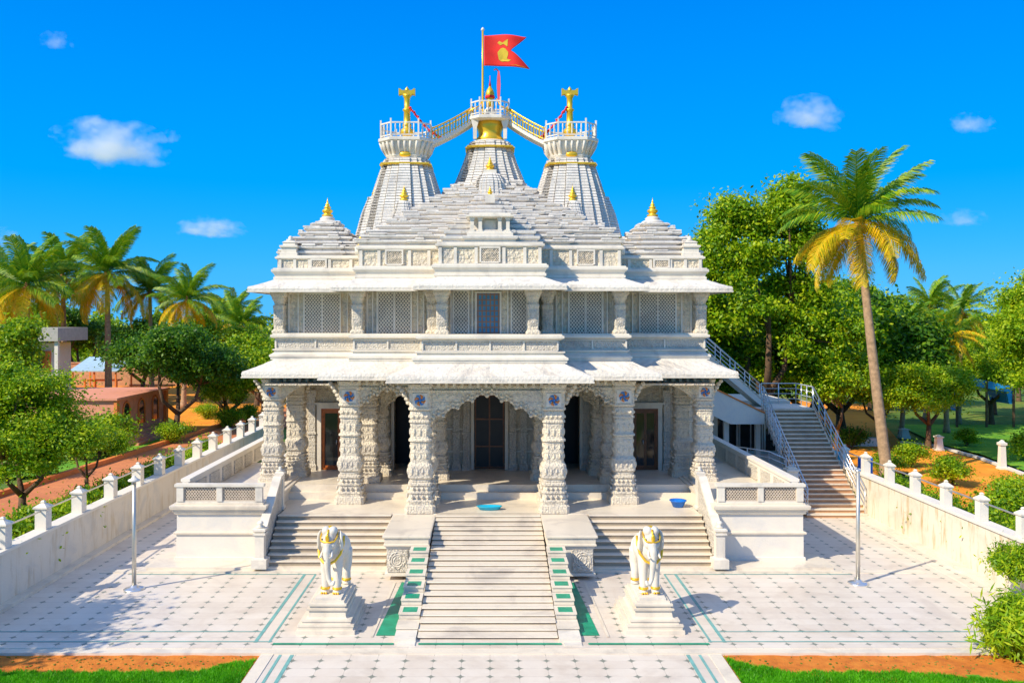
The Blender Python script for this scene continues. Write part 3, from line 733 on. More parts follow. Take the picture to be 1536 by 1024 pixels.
def door(x0, x1, z0, z1, y, mat, leafmat_, leaves, name='door', fw=.09):
    m = MB(); m.box(x0, x0+fw, y-.04, y+.1, z0, z1); m.box(x1-fw, x1, y-.04, y+.1, z0, z1); m.box(x0+fw, x1-fw, y-.04, y+.1, z1-fw, z1); m.box(x0+fw, x1-fw, y-.04, y+.1, z0, z0+.07)
    o = tp(m, name, M[mat]); m = MB(); n = leaves; w_ = (x1-x0-2*fw)/n
    for i in range(n):
        a = x0+fw+i*w_; b = a+w_
        m.box(a, a+.05, y+.0, y+.05, z0+.07, z1-fw); m.box(b-.05, b, y+.0, y+.05, z0+.07, z1-fw); m.box(a+.05, b-.05, y+.0, y+.05, z0+.07, z0+.16); m.box(a+.05, b-.05, y+.0, y+.05, z1-fw-.1, z1-fw)
    m.build('leaf_frame', M[mat], o)
    m = MB(); m.box(x0+fw+.02, x1-fw-.02, y+.02, y+.03, z0+.1, z1-fw-.04); m.build('door_glass', M[leafmat_], o)
    m = MB(); m.tube([(x0+fw+w_-.10, y-.03, z0+1.0), (x0+fw+w_-.10, y-.05, z0+1.1), (x0+fw+w_-.10, y-.03, z0+1.2)], .015, 6); m.build('handle', M['steel'], o)
    # stone surround
    m = MB(); m.box(x0-.16, x0-.002, y-.10, y+.08, z0-.02, z1+.16); m.box(x1+.002, x1+.16, y-.10, y+.08, z0-.02, z1+.16); m.box(x0-.002, x1+.002, y-.098, y+.08, z1+.002, z1+.158)
    m.box(x0-.24, x1+.24, y-.14, y-.0, z1+.162, z1+.24); m.build('stone_surround', M['marble'], o)
    return o
door(-6.78,-5.98,1.9,4.35,YB-.03,'wood','glass',1); door(5.75,6.75,1.9,4.35,YB-.03,'brown','glass',2)
def frame(x0, x1, z0, z1, y):
    m = MB(); m.box(x0-.12,x0,y-.08,y+.2,z0,z1+.12); m.box(x1,x1+.12,y-.08,y+.2,z0,z1+.12); m.box(x0,x1,y-.078,y+.2,z1,z1+.12); return tp(m, 'doorway_frame', M['marble'])
for h in (holes[1], holes[2], holes[3]): frame(*h, YB-.02)
# half-open inner screen door in the middle
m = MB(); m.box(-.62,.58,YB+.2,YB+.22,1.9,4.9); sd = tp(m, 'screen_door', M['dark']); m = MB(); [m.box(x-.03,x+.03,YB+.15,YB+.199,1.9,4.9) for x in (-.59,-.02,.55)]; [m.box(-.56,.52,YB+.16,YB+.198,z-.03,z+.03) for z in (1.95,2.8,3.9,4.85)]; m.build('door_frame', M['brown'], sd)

# ---- eaves --------------------------------------------------------------------
def eave(pl, z, out, rise, name, th=.20):
    m = MB()
    # underside and fascia, then the curved, slightly rippled top
    prof = [(z+.06, .0), (z-.0, out-.10), (z-.02, out), (z+th*.55, out+.015), (z+th, out-.01)]
    m.rings([[(x, y, zz) for x, y in offs(pl, o_)] for zz, o_ in prof], False, False)
    # subdivided roof skin with ribs
    n = 7; rings_ = []
    def sub(poly):
        out_ = []
        for i in range(len(poly)):
            a = poly[i]; b = poly[(i+1) % len(poly)]; L_ = math.hypot(b[0]-a[0], b[1]-a[1]); k = max(1, int(L_/.12)); L0 = None
            out_.append((a, b, k))
        return out_
    ref = sub(offs(pl, 0)); rows = []
    for j in range(n+1):
        u = j/n; o_ = (out-.01)*(1-u); zz = z+th+rise*(u**1.25)
        poly = offs(pl, o_); row = []
        for i, (_, _, k) in enumerate(ref):
            a = poly[i]; b = poly[(i+1) % len(poly)]
            for q in range(k):
                f_ = q/k; e = math.sin(PI*min(1, max(0, (u-.02)/.96)))
                wob = (.022*abs(math.sin(f_*k*.5*PI/2+ (0)))+.03*(random.random()-.5))*e if 0 < q else 0
                row.append((a[0]+(b[0]-a[0])*f_, a[1]+(b[1]-a[1])*f_, zz+wob))
        rows.append(row)
    m.rings(rows, False, False)
    tp(m, name, M['eave'])
    # thin bead along the fascia
    m = MB(); m.rings([[(x, y, zz) for x, y in offs(pl, o_)] for zz, o_ in ((z-.035,out-.06),(z-.035,out+.03),(z+.012,out+.03),(z+.012,out+.0))], False, False); tp(m, 'eave_bead', M['marble'])
LP = plan(2.42,4.95,7.92,29.42,30.85,32.05)
eave(LP, 5.86, .98, .42, 'lower_eave')
for X0, X1, Y in ((-3.4,3.4,28.44),): pass
UP = plan(1.75,4.75,8.0,29.75,31.05,32.25)

# ---- upper storey --------------------------------------------------------------
m = MB(); stack(m, plan(2.55,4.95,8.05,29.36,30.80,32.05), [(6.42,-.05),(6.45,.06),(6.53,.06),(6.55,.10),(6.62,.10),(6.66,.02),(6.72,-.06),(6.76,-.06),(6.79,.0),(6.83,.0)]); tp(m, 'base_cornice', M['marble'])
m = MB(); stack(m, plan(2.35,4.9,8.0,29.50,30.9,32.15), [(6.83,-.02),(7.22,-.02)]); tp(m, 'carved_band', M['fine'])
m = MB()
for a, b, y in ((-2.3,2.3,29.50),(-4.85,-2.45,30.9),(2.45,4.85,30.9),(-7.95,-5.0,32.15),(5.0,7.95,32.15)):
    m.box(a, b, y-.03, y+.01, 6.84, 6.87); m.box(a, b, y-.03, y+.01, 7.18, 7.215)
    n = max(2, round((b-a)/1.3))
    for i in range(n+1):
        x = a+(b-a)*i/n; m.box(x-.03, x+.03, y-.028, y+.01, 6.872, 7.178)
tp(m, 'band_frame', M['marble'])
m = MB(); stack(m, plan(2.4,4.9,8.0,29.46,30.88,32.12), [(7.22,-.02),(7.24,.04),(7.28,.12),(7.36,.12),(7.38,.05),(7.42,.05)]); tp(m, 'sill_cornice', M['marble'])
# main upper wall, recessed behind the pillars
ZS, ZE = 7.42, 8.95
m = MB(); stack(m, plan(1.62,4.55,7.75,30.35,31.45,32.60), [(ZS,0),(ZE+.1,0)]); tp(m, 'upper_wall', M['carved'])
# upper pillars
def upillar(name='upper_pillar'):
    prof = [('s',.25,0),('s',.25,.08),('s',.21,.12),('r',.19,.16),('r',.19,.20),('s',.185,.22)]+bands(.24,.92,'s',.185,.18,1,.01)+[('s',.21,.96),('s',.21,1.02),('r',.17,1.05),('l',.19,1.10),('r',.20,1.18),('s',.20,1.20),('s',.24,1.27),('s',.24,1.32),('s',.30,1.42),('s',.30,1.53)]
    b = pillar_part(prof).build(name, M['shaft'], TR)
    m = MB(); 
    for sx, sy in ((0,-1),(1,0),(-1,0)):
        for z0, z1 in ((.30,.84),):
            if sx == 0: m.box(-.11,.11,-.205,-.18,z0,z1); m.box(-.07,.07,-.215,-.206,z0+.05,z1-.05)
            else: m.box(*sorted((sx*.18,sx*.205)),-.11,.11,z0,z1)
    m.build('relief_panel', M['fine'], b)
    return b
U0 = upillar()
def uplace(x, y, first=False, w=1.0):
    o = U0
    if not first:
        o = U0.copy(); COL.objects.link(o); o.parent = TR; c = U0.children[0].copy(); COL.objects.link(c); c.parent = o
    o.location = (x+TL.x, y+TL.y, ZS); o.scale = (w,w,1)
for i, (x, y) in enumerate(((-1.65,29.85),(1.48,29.85),(-4.75,31.12),(4.65,31.12),(-7.85,32.35),(7.85,32.35),(-2.05,31.1),(2.05,31.1),(-7.85,36),(7.85,36),(-7.85,41),(7.85,41))): uplace(x, y, i == 0)
# windows and framed panels
def window(x0, x1, y, z0, z1, leaves=2):
    m = MB(); fw = .06
    m.box(x0-fw, x0, y-.09, y, z0, z1+fw); m.box(x1, x1+fw, y-.09, y, z0, z1+fw); m.box(x0, x1, y-.088, y, z1, z1+fw)
    for i in range(1, leaves): xm = x0+(x1-x0)*i/leaves; m.box(xm-.03, xm+.03, y-.086, y, z0, z1)
    o = tp(m, 'window', M['marble'])
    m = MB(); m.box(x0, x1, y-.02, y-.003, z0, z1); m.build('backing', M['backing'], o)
    for i in range(leaves):
        a = x0+(x1-x0)*i/leaves+(.03 if i else 0); b = x0+(x1-x0)*(i+1)/leaves-(.03 if i < leaves-1 else 0)
        m = MB(); jali(m, a, b, z0, z1, y-.07, .095, .032, .03); m.build('stone_lattice', M['step'], o)
def rib(x, y, w_=.05, d=.07, m_=None): m_ = MB(); m_.box(x-w_/2, x+w_/2, y-d, y, ZS, ZE); tp(m_, 'wall_rib', M['marble'])
for s in (-1, 1):
    xa, xb = sorted((s*6.95, s*5.65)); window(xa, xb, 32.60, ZS+.01, ZE-.08)
    xa, xb = sorted((s*4.05, s*2.88)); window(xa, xb, 31.45, ZS+.01, ZE-.06)
    xa, xb = sorted((s*1.25, s*.78)); window(xa, xb, 30.35, ZS+.01, ZE-.06, 1)
m = MB()
for s in (-1, 1):
    for x in (7.55, 7.2, 5.35, 5.05): rib(s*x, 32.60, m_=m)
    for x in (4.45, 4.25, 2.62, 2.40, 2.15): rib(s*x, 31.45, m_=m)
    for x in (1.50, 1.36, .62): rib(s*x, 30.35, m_=m)
m = MB(); m.box(-8.0, 8.0, 32.5, 32.598, ZE-.03, ZE+.08); tp(m, 'lintel', M['marble'])
# middle grille door
m = MB(); x0, x1, y = -.52, .40, 30.35
m.box(x0, x0+.06, y-.08, y, ZS, ZE-.05); m.box(x1-.06, x1, y-.08, y, ZS, ZE-.05); m.box(x0+.06, x1-.06, y-.08, y, ZE-.11, ZE-.05)
o = tp(m, 'grille_door', M['marble'])
m = MB(); m.box(x0+.06, x1-.06, y-.02, y-.003, ZS, ZE-.11); m.build('backing', M['gblue'], o)
m = MB()
for i in range(6): xx = x0+.1+(x1-x0-.2)*i/5; m.box(xx-.024, xx+.024, y-.06, y-.03, ZS, ZE-.11)
for i in range(8): zz = ZS+.04+i*.19; m.box(x0+.06, x1-.06, y-.065, y-.061, zz-.02, zz+.02)
m.build('wooden_grille', M['greywood'], o)

eave(UP, 8.95, .80, .30, 'upper_eave', .17)
# ---- upper cornice, frieze --------------------------------------------------------
QP = plan(1.78,4.8,8.0,29.78,31.08,32.28)
m = MB(); stack(m, plan(1.88,4.8,8.0,29.72,31.05,32.25), [(9.38,.0),(9.42,.05),(9.50,.05),(9.52,.0),(9.62,.04),(9.70,.12),(9.78,.12),(9.80,.06),(9.84,.06)]); tp(m, 'upper_cornice', M['marble'])
m = MB(); stack(m, [(-1.8,29.95),(1.8,29.95),(1.8,31.25),(4.75,31.25),(4.75,38),(-4.75,38),(-4.75,31.25),(-1.8,31.25)], [(9.84,0),(10.42,0)]); 
stack(m, rect(-7.95,7.95,32.42,46), [(9.84,0),(10.16,0)]); tp(m, 'frieze', M['carved'])
m = MB(); stack(m, [(-1.8,29.95),(1.8,29.95),(1.8,31.25),(4.75,31.25),(4.75,38),(-4.75,38),(-4.75,31.25),(-1.8,31.25)], [(10.42,.02),(10.46,.09),(10.53,.09),(10.55,.03),(10.60,.03)])
for s in (-1, 1): stack(m, rect(*sorted((s*4.85,s*7.95)),32.42,46), [(10.16,.02),(10.20,.08),(10.26,.08),(10.28,.02),(10.32,.02)])
tp(m, 'frieze_cap', M['marble'])
m = MB()
for s in (-1, 1):
    for x, y, t_ in [(q, 31.248, 10.42) for q in (4.65, 4.0, 2.9, 2.2)]+[(q, 29.948, 10.42) for q in (1.72, 1.2, .48)]+[(q, 32.418, 10.16) for q in (7.85, 7.3, 6.75, 6.0, 5.2)]:
        m = MB(); m.box(s*x-.055, s*x+.055, y-.048, y, 9.85, t_); tp(m, 'frieze_pilaster', M['marble'])
def grille(x, y, z0, z1, w_):
    m = MB(); m.box(x-w_-.06,x-w_,y-.08,y,z0,z1+.06); m.box(x+w_,x+w_+.06,y-.08,y,z0,z1+.06); m.box(x-w_,x+w_,y-.08,y,z1,z1+.06); m.box(x-w_,x+w_,y-.08,y,z0-.03,z0+.02)
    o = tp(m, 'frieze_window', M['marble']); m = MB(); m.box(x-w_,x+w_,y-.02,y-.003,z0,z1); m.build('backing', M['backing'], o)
    m = MB(); jali(m, x-w_, x+w_, z0+.02, z1, y-.06, .06, .028, .03); m.build('stone_lattice', M['carved_in'], o)
for s in (-1, 1): grille(s*3.45, 31.25, 9.90, 10.38, .27); grille(s*6.40, 32.42, 9.86, 10.13, .25)
grille(0, 29.95, 9.90, 10.38, .30)
# carved fronts between
# ---- stepped pyramid ------------------------------------------------------------
def layer(m, h, cx, cy, z, dz, w1=.62, pr=.12, cut=0):
    p_ = cross_plan(h, pr, cx, cy, w1)
    stack(m, p_, [(z,-.10),(z+dz*.30,-.10),(z+dz*.42,-.01),(z+dz*.60,.03),(z+dz*.86,.03),(z+dz*.97,-.03)])
    # broken blocks standing on the ledge
    n = int(h*2/.42)
    for i in range(n):
        x = cx-h+(i+.5)*2*h/n
        if random.random() < .42:
            ww = random.uniform(.12,.34); hh = dz*random.uniform(.25,.5)
            yy = cy-h-(pr if abs(x-cx) < h*w1-.1 else 0)
            m.cbox((x, yy+.03, z+dz*.97+hh/2-.02), (ww*2, .16, hh), 0, .02)
    for sx in (-1, 1):
        for i in range(n):
            y = cy-h+(i+.5)*2*h/n
            if random.random() < .35 and y < cy+h*.4:
                xx = cx+sx*(h+(pr if abs(y-cy) < h*w1-.1 else 0)); m.cbox((xx-sx*.03, y, z+dz*.97+dz*.2), (.16, .3, dz*.45), 0, .02)
hw_tab = [(10.60,4.85),(10.95,4.60),(11.78,3.35),(12.87,1.80),(13.4,1.1)]
def interp(tab, z):
    if z <= tab[0][0]: return tab[0][1]
    for (a, b), (c, d) in zip(tab[:-1], tab[1:]):
        if z <= c: return b+(d-b)*(z-a)/(c-a)
    return tab[-1][1]
CYM = 36.2
z = 10.60; i = 0
while z < 13.3:
    dz = .205; m = MB(); h = interp(hw_tab, z); layer(m, h, 0, CYM, z, dz, [.62,.55,.66][i % 3], [.14,.20,.10][i % 3]); tp(m, 'roof_tier', M['layer']); z += dz; i += 1
# front stepped projection over the central bay
z = 10.60; i = 0
for h, yf in ((1.72,30.0),(1.60,30.25),(1.46,30.55),(1.30,30.9),(1.15,31.3),(1.0,31.8),(.85,32.3),(.72,32.8),(.6,33.3)):
    m = MB(); stack(m, [(-h,yf),(-h*.55,yf),(-h*.55,yf-.12),(h*.55,yf-.12),(h*.55,yf),(h,yf),(h,36),(-h,36)], [(z,-.07),(z+.07,-.07),(z+.10,.0),(z+.19,.02),(z+.215,-.03)])
    tp(m, 'roof_tier', M['layer']); z += .225
# mid bays either side
for s in (-1, 1):
    z = 10.60
    for k, (x0, x1, yf) in enumerate(((1.9,4.3,31.5),(2.0,4.1,31.75),(2.15,3.9,32.1),(2.3,3.6,32.5),(2.45,3.35,32.9))):
        m = MB(); a, b = sorted((s*x0, s*x1)); stack(m, rect(a, b, yf, 35), [(z,-.06),(z+.07,-.06),(z+.10,0),(z+.18,.02),(z+.20,-.03)]); tp(m, 'roof_tier', M['layer']); z += .205
# little niche pavilion
m = MB(); yk = 30.05
stack(m, rect(-.72,.72,yk,31.2), [(10.82,.08),(10.92,.08),(10.94,.02),(10.98,.02)])
for x in (-.62,-.34,.34,.62): stack(m, rect(x-.06,x+.06,yk+.02,yk+.14), [(10.98,.02),(11.04,.02),(11.05,0),(11.38,0),(11.40,.03),(11.45,.03)])
m.box(-.7,.7,yk+.35,31.2,10.98,11.45)
stack(m, rect(-.72,.72,yk,31.2), [(11.45,.02),(11.48,.1),(11.54,.1),(11.56,0),(11.62,0)])
m.box(-.2,.2,yk+.30,yk+.36,10.98,11.38)
tp(m, 'niche_pavilion', M['marble'])

# ---- gold finials -----------------------------------------------------------------
def kalash(c, h, parent=TR, seat=True):
    k = h; m = MB()
    m.lathe((c[0],c[1],c[2]), [(.26*k,0),(.30*k,.03*k),(.30*k,.08*k),(.17*k,.13*k),(.21*k,.18*k),(.29*k,.26*k),(.27*k,.34*k),(.13*k,.41*k),(.18*k,.45*k),(.19*k,.50*k),(.09*k,.56*k),(.12*k,.60*k),(.12*k,.64*k),(.05*k,.71*k),(.06*k,.76*k),(.02*k,.86*k),(.008*k,1.0*k)], 18)
    return tp(m, 'gold_finial', M['gold'])
def corner_roof(s):
    cx, cy = s*6.45, 34.4; z = 10.32
    for k, h in enumerate((1.60,1.48,1.30,1.12,.92,.72,.50)):
        m = MB(); layer(m, h, cx, cy, z, .20, .6, .10); tp(m, 'roof_tier', M['layer']); z += .20
    m = MB(); m.lathe((cx,cy,z-.02), [(.42,0),(.46,.06),(.38,.12),(.26,.17),(.30,.22),(.22,.28),(.16,.33)], 20); tp(m, 'roof_crown', M['marble'])
    kalash((cx,cy,z+.29), .74)
    # small corner turret at the eave's end
    m = MB(); X = s*7.55; stack(m, rect(X-.28,X+.28,32.5,33.1), [(10.32,.05),(10.42,.05),(10.44,0),(10.62,0),(10.64,.06),(10.70,.06),(10.72,-.05),(10.80,-.05),(10.82,-.02),(10.88,-.12)])
    m.lathe((X,32.8,10.88), [(.12,0),(.15,.05),(.07,.09),(.09,.14),(.03,.2)], 12); tp(m, 'corner_turret', M['marble'])
corner_roof(-1); corner_roof(1)

# ---- spires -----------------------------------------------------------------------
def spire_ring(h, z, cx, cy, d=0):
    pts = []; a = h-d
    # three-stepped ratha plan on each side
    base = [(-1,-.78),(-.78,-.78),(-.78,-1.0),(-.60,-1.0),(-.60,-.97),(-.57,-.97),(-.57,-1.09),(-.27,-1.09),(-.27,-1.05),(-.24,-1.05),(-.24,-1.18),(.24,-1.18),(.24,-1.05),(.27,-1.05),(.27,-1.09),(.57,-1.09),(.57,-.97),(.60,-.97),(.60,-1.0),(.78,-1.0),(.78,-.78)]
    for k in range(4):
        c, s_ = [(1,0),(0,1),(-1,0),(0,-1)][k]
        for x, y in base:
            pts.append((cx+a*.86*(x*c-y*s_), cy+a*.86*(x*s_+y*c), z))
    return pts
def spire(cx, cy, tab, zt, label, lh=.115, sub=()):
    m = MB(); z = tab[0][0]; rs = []
    while z < zt-.01:
        h0 = interp(tab, z); h1 = interp(tab, min(zt, z+lh))
        rs += [spire_ring(h0, z, cx, cy, .022), spire_ring(h0, z+lh*.16, cx, cy, .022), spire_ring(h0, z+lh*.22, cx, cy), spire_ring(h1, z+lh*.97, cx, cy)]
        z += lh
    m.rings(rs); o = tp(m, 'spire', M['layer']); o['label'] = label
    return o
Z = lambda py, d: CZ-(py-HY)*d/F
tabS = [(10.4,1.92),(11.5,1.73),(12.3,1.54),(13.0,1.34),(13.6,1.15),(14.1,.98),(14.35,.88)]
SY = 35.0; XS = {-1:-3.35, 1:3.22}
for s in (-1, 1):
    cx = XS[s]
    o = spire(cx, SY, tabS, 14.25, 'ribbed %s spire narrowing under a balcony' % ('left' if s < 0 else 'right'))
    m = MB(); stack(m, cross_plan(.86, .08, cx, SY), [(14.02,.075),(14.04,.095),(14.08,.095),(14.10,.06)]); m.build('gold_band', M['gold'], o)
    # secondary half spires hugging the flanks
    for dx, dy, sc_, zt_ in ((s*1.26,-.25,.46,12.75),(0,-1.40,.40,12.45),(-s*.2,-1.95,.32,11.6)):
        tb = [(10.4,1.86*sc_),(11.2,1.7*sc_),(zt_-.6,1.15*sc_),(zt_,.62*sc_)]
        spire(cx+dx, SY+dy, tb, zt_, 'small attached half spire')
        m = MB(); m.lathe((cx+dx,SY+dy,zt_-.04), [(.30*sc_*1.6,0),(.34*sc_*1.6,.05),(.26*sc_*1.6,.11),(.12,.15)], 16); tp(m, 'roof_crown', M['marble'])
    kalash((cx-s*.02, SY-1.40, 12.52), .62); kalash((cx+s*1.26, SY-.25, 12.84), .46); kalash((cx-s*.2, SY-1.95, 11.66), .38)
tabC = [(12.6,2.0),(13.6,1.42),(14.4,1.10),(14.9,.94),(15.4,.80)]
CYS = 36.2
o = spire(0, CYS, tabC, 15.22, 'ribbed central spire with gold band')
m = MB(); stack(m, cross_plan(.84, .08, 0, CYS), [(14.94,.07),(14.96,.10),(15.0,.10),(15.02,.06)]); m.build('gold_band', M['gold'], o)
spire(0, CYS-1.35, [(12.6,.75),(13.4,.62),(13.75,.40)], 13.75, 'small half spire in front of the central one'); m = MB(); m.box(-.26,.26,CYS-1.61,CYS-1.1,13.75,13.9); tp(m, 'finial_seat', M['marble']); kalash((0,CYS-1.35,13.9), .62)
kalash((0, 32.75, 12.62), .36); 
for s in (-1, 1): kalash((s*4.78, 32.0, 10.62), .50)
m = MB(); m.box(-.18,.18,32.55,32.95,12.3,12.62); tp(m, 'finial_seat', M['marble'])
for s in (-1,1):
    m = MB(); m.lathe((s*4.78,32.0,10.30), [(.2,0),(.22,.3),(.15,.33)], 14); tp(m, 'finial_seat', M['marble'])

# ---- balconies on the spires --------------------------------------------------------
def balcony(cx, cy, z, hx, r0, skirt=True):
    m = MB(); n = 8
    def oc(r, zz): 
        a = .55; return [(cx+r*x, cy+r*y, zz) for x, y in ((-1,-a),(-a,-1),(a,-1),(1,-a),(1,a),(a,1),(-a,1),(-1,a))]
    m.rings(([oc(r0*.92, z-.78), oc(r0, z-.70), oc(r0*1.02, z-.62)] if skirt else [])+[oc(hx*.98, z-.17), oc(hx*1.03, z-.15), oc(hx*1.06,z-.13), oc(hx*1.06,z-.02), oc(hx*1.02,z)])
    o = tp(m, 'balcony', M['marble'])
    m = MB()                                                # fluted skirt
    for k in range(28 if skirt else 0):
        a = 2*PI*k/28; c, s_ = math.cos(a), math.sin(a)
        def rr(r): 
            q = oc(r, 0); return r*min(1/max(abs(c), abs(s_)), 1.55/(abs(c)+abs(s_)))
        m.tube([(cx+rr(r0*1.02)*c, cy+rr(r0*1.02)*s_, z-.64), (cx+rr((r0+hx)*.52)*c, cy+rr((r0+hx)*.52)*s_, z-.40), (cx+rr(hx*1.0)*c, cy+rr(hx*1.0)*s_, z-.16)], [.02,.05,.06], 6)
    if skirt: m.build('fluted_skirt', M['marble'], o)
    m = MB(); m.ell((cx,cy-r0*1.0,z-.66), (.24,.10,.13), 12, 8); (m.build('gold_ornament', M['gold'], o) if skirt else None)
    pts = [p[:2] for p in oc(hx*.97, 0)]
    m = MB(); g = MB()
    for i in range(8):
        a = Vector((*pts[i],0)); b = Vector((*pts[(i+1) % 8],0)); k = max(2, int((b-a).length/.17))
        g.bar((a.x,a.y,z+.56), (b.x,b.y,z+.56), .05, .05); g.bar((a.x,a.y,z+.08), (b.x,b.y,z+.08), .04, .04)
        for q in range(k):
            p = a+(b-a)*q/k
            if q == 0: g.bar((p.x,p.y,z), (p.x,p.y,z+.72), .06, .06)
            else: m.lathe((p.x,p.y,z), [(.015,.08),(.034,.2),(.018,.3),(.030,.42),(.015,.55)], 6)
    m.build('baluster_row', M['marble'], o); g.build('railing', M['marble'], o)
    return o
def goldpost(cx, cy, z):
    m = MB(); m.lathe((cx,cy,z), [(.27,0),(.27,.06),(.17,.12),(.17,.22),(.26,.28),(.28,.38),(.24,.48),(.15,.55),(.17,.60),(.19,.66),(.14,.74),(.125,1.20),(.17,1.24),(.17,1.30),(.11,1.34),(.12,1.75),(.17,1.82),(.16,1.9)], 16)
    o = tp(m, 'gold_pillar', M['gold'])
    m = MB(); m.rings([[(cx+x, cy-.10, z+zz) for x, zz in q_] for q_ in ()] ) if False else None
    poly = [(-.33,1.86),(-.33,2.12),(-.28,2.12),(-.20,2.05),(.20,2.05),(.28,2.12),(.33,2.12),(.33,1.86),(.22,1.90),(.13,1.82),(-.13,1.82),(-.22,1.90)]
    m.prism([(cx+x, z+zz) for x, zz in poly], 'y', cy-.11, cy+.11); m.build('crossbar', M['gold'], o)
    m = MB(); m.lathe((cx,cy,z+2.02), [(.12,0),(.08,.06),(.09,.09),(.02,.17),(.01,.20)], 12); m.build('tip', M['gold'], o)
ZB = 15.10
for s in (-1, 1):
    balcony(XS[s], SY, ZB, 1.02, .80); goldpost(XS[s], SY, ZB)
    m = MB(); m.cbox((XS[s], SY, 14.30), (1.3,1.3,.3)); tp(m, 'spire_neck', M['marble'])
ZC = 16.30
m = MB(); m.lathe((0,CYS,15.2), [(.85,0),(.86,.06),(.70,.12),(.62,.14)], 24); tp(m, 'spire_neck', M['marble'])
m = MB(); m.lathe((0,CYS,15.30), [(.55,0),(.60,.12),(.48,.26),(.50,.45),(.56,.60),(.56,.84)], 24); tp(m, 'gold_drum', M['gold'])
balcony(0, CYS, ZC, .80, .62, False)
m = MB(); 
for sx in (-1, 1):
    m = MB(); m.rings([[(sx*.62+a*w_, CYS-.45+b*.10, zz) for a, b in ((-1,-1),(1,-1),(1,1),(-1,1))] for zz, w_ in ((15.36,.07),(15.85,.08),(16.0,.13),(16.14,.16))]); tp(m, 'bracket', M['marble'])
# small shrine cap on the middle balcony
m = MB(); m.lathe((0,CYS,ZC), [(.34,0),(.36,.1),(.24,.22),(.28,.3),(.16,.42),(.14,.5)], 18); tp(m, 'top_dome', M['marble'])
m = MB(); m.lathe((0,CYS,ZC+.45), [(.15,0),(.17,.25),(.12,.35),(.17,.42),(.19,.60),(.14,.74),(.06,.86),(.015,1.05)], 16); tp(m, 'gold_finial', M['gold'])
m = MB(); m.lathe((0,CYS,ZC+1.30), [(.06,0),(.015,.3),(.01,.5)], 8); m.lathe((.0,CYS,ZC+.84), [(.19,0),(.21,.06),(.19,.12)], 14); tp(m, 'red_wrapping', M['red'])
# bridges from side balconies up to the middle one
for s in (-1, 1):
    x0, x1 = XS[s]-s*1.02, s*.70; n = 9
    def pz(u): return ZB-.06+(ZC-.10-ZB+.06)*(.82*u+.18*u*u)
    def pp(u): return x0+(x1-x0)*u, SY+(CYS-SY)*u
    m = MB(); rs = []
    for k in range(n+1):
        u = k/n; x, y = pp(u); zz = pz(u); rs.append([(x,y-.34,zz-.15),(x,y+.34,zz-.15),(x,y+.34,zz),(x,y-.34,zz)])
    m.rings(rs); o = tp(m, 'bridge', M['marble'])
    for side in (-.32, .32):
        m = MB(); g = MB(); pts = []
        for k in range(15):
            u = k/14; x, y = pp(u); zz = pz(u); pts.append((x, y+side, zz+.52))
            if k % 2 == 0: m.bar((x,y+side,zz), (x,y+side,zz+.52), .05, .05)
            else: m.bar((x,y+side,zz), (x,y+side,zz+.50), .03, .03)
        g.tube(pts, .035, 6); g.tube([(p_[0],p_[1],p_[2]-.44) for p_ in pts], .022, 6); g.build('handrail', M['gold'], o); m.build('railing_posts', M['gold'] if side < 0 else M['marble'], o)
    # upper gold rope from the flag foot
    m = MB(); m.tube([(s*.28,CYS-.3,ZC+.75),(s*.45,CYS-.45,ZC+.42),(s*1.0,CYS-.5,ZC+.12)], .03, 6); m.build('gold_rope', M['gold'], o)

# ================================================================== FLAG, PENNANT, GARLANDS
FX = -.30; fy = CYS-.45; ft = Z(47, 35.75); fb = ZC
r = thing('flagpole', 'tall gold flagpole rising from the central spire balcony', 'flagpole', (FX,fy,fb)); 
m = MB(); m.lathe((0,0,0), [(.06,0),(.05,.1),(.042,(ft-fb)*.6),(.038,ft-fb)], 10); m.build('shaft', M['gold'], r)
m = MB(); m.lathe((0,0,ft-fb), [(.04,0),(.07,.04),(.07,.09),(.02,.15)], 10); m.build('tip', M['marble'], r)
# swallow-tailed flag, waved
zt, zb = Z(54,35.75), Z(99,35.75); Lf = (795-726)*35.75/F; Hf = zt-zb
def flagpt(u, v):
    y = fy-.02+.14*math.sin(u*6.5+v*1.2)*u**.6; 
    return Vector((FX+.05+u*Lf*.98, y, zb+v*Hf-.10*u*(1-v)+.03*math.sin(u*5)))
nx, ny = 36, 20; m = MB(); vs = []; fs = []
for i in range(nx+1):
    for j in range(ny+1):
        v = j/ny; notch = (.60+.40*abs((v-.5)*2)**.9) if v >= .5 else (.60+.42*((.5-v)*2)**.8)
        vs.append(flagpt(i/nx*notch*(.95 if v > .5 else 1.0), v))
for i in range(nx):
    for j in range(ny): a = i*(ny+1)+j; fs.append((a, a+ny+1, a+ny+2, a+1))
m.add(vs, fs, True); fo = m.build('flag', M['red']); tag(fo, 'red swallow-tailed flag with a gold emblem flying from the gold pole', 'flag')
sm = fo.modifiers.new('thickness', 'SOLIDIFY'); sm.thickness = .008
m = MB()
def blob(pts):
    for side in (-.012, .012):
        c = sum((Vector((u, v)) for u, v in pts), Vector((0,0)))/len(pts); vs = [flagpt(c.x, c.y)+Vector((0,side,0))]
        k = len(pts)
        for u, v in pts: vs.append(flagpt(u, v)+Vector((0,side,0)))
        m.add(vs, [(0,i+1,(i+1) % k+1) for i in range(k)])
blob([(.42+.115*math.cos(a*PI/8)*(1+.1*math.sin(2*a)), .36+.22*math.sin(a*PI/8)) for a in range(16)])
blob([(.30,.74),(.36,.66),(.43,.70),(.52,.62),(.53,.85),(.46,.80),(.40,.72),(.34,.80)])
blob([(.36,.17),(.54,.15),(.60,.20),(.50,.24),(.40,.22)])
blob([(.58,.04),(.80,.03),(.97,.0),(.90,.035),(.70,.07)])
m.build('emblem', M['gold'], fo)
m = MB(); px_ = .36
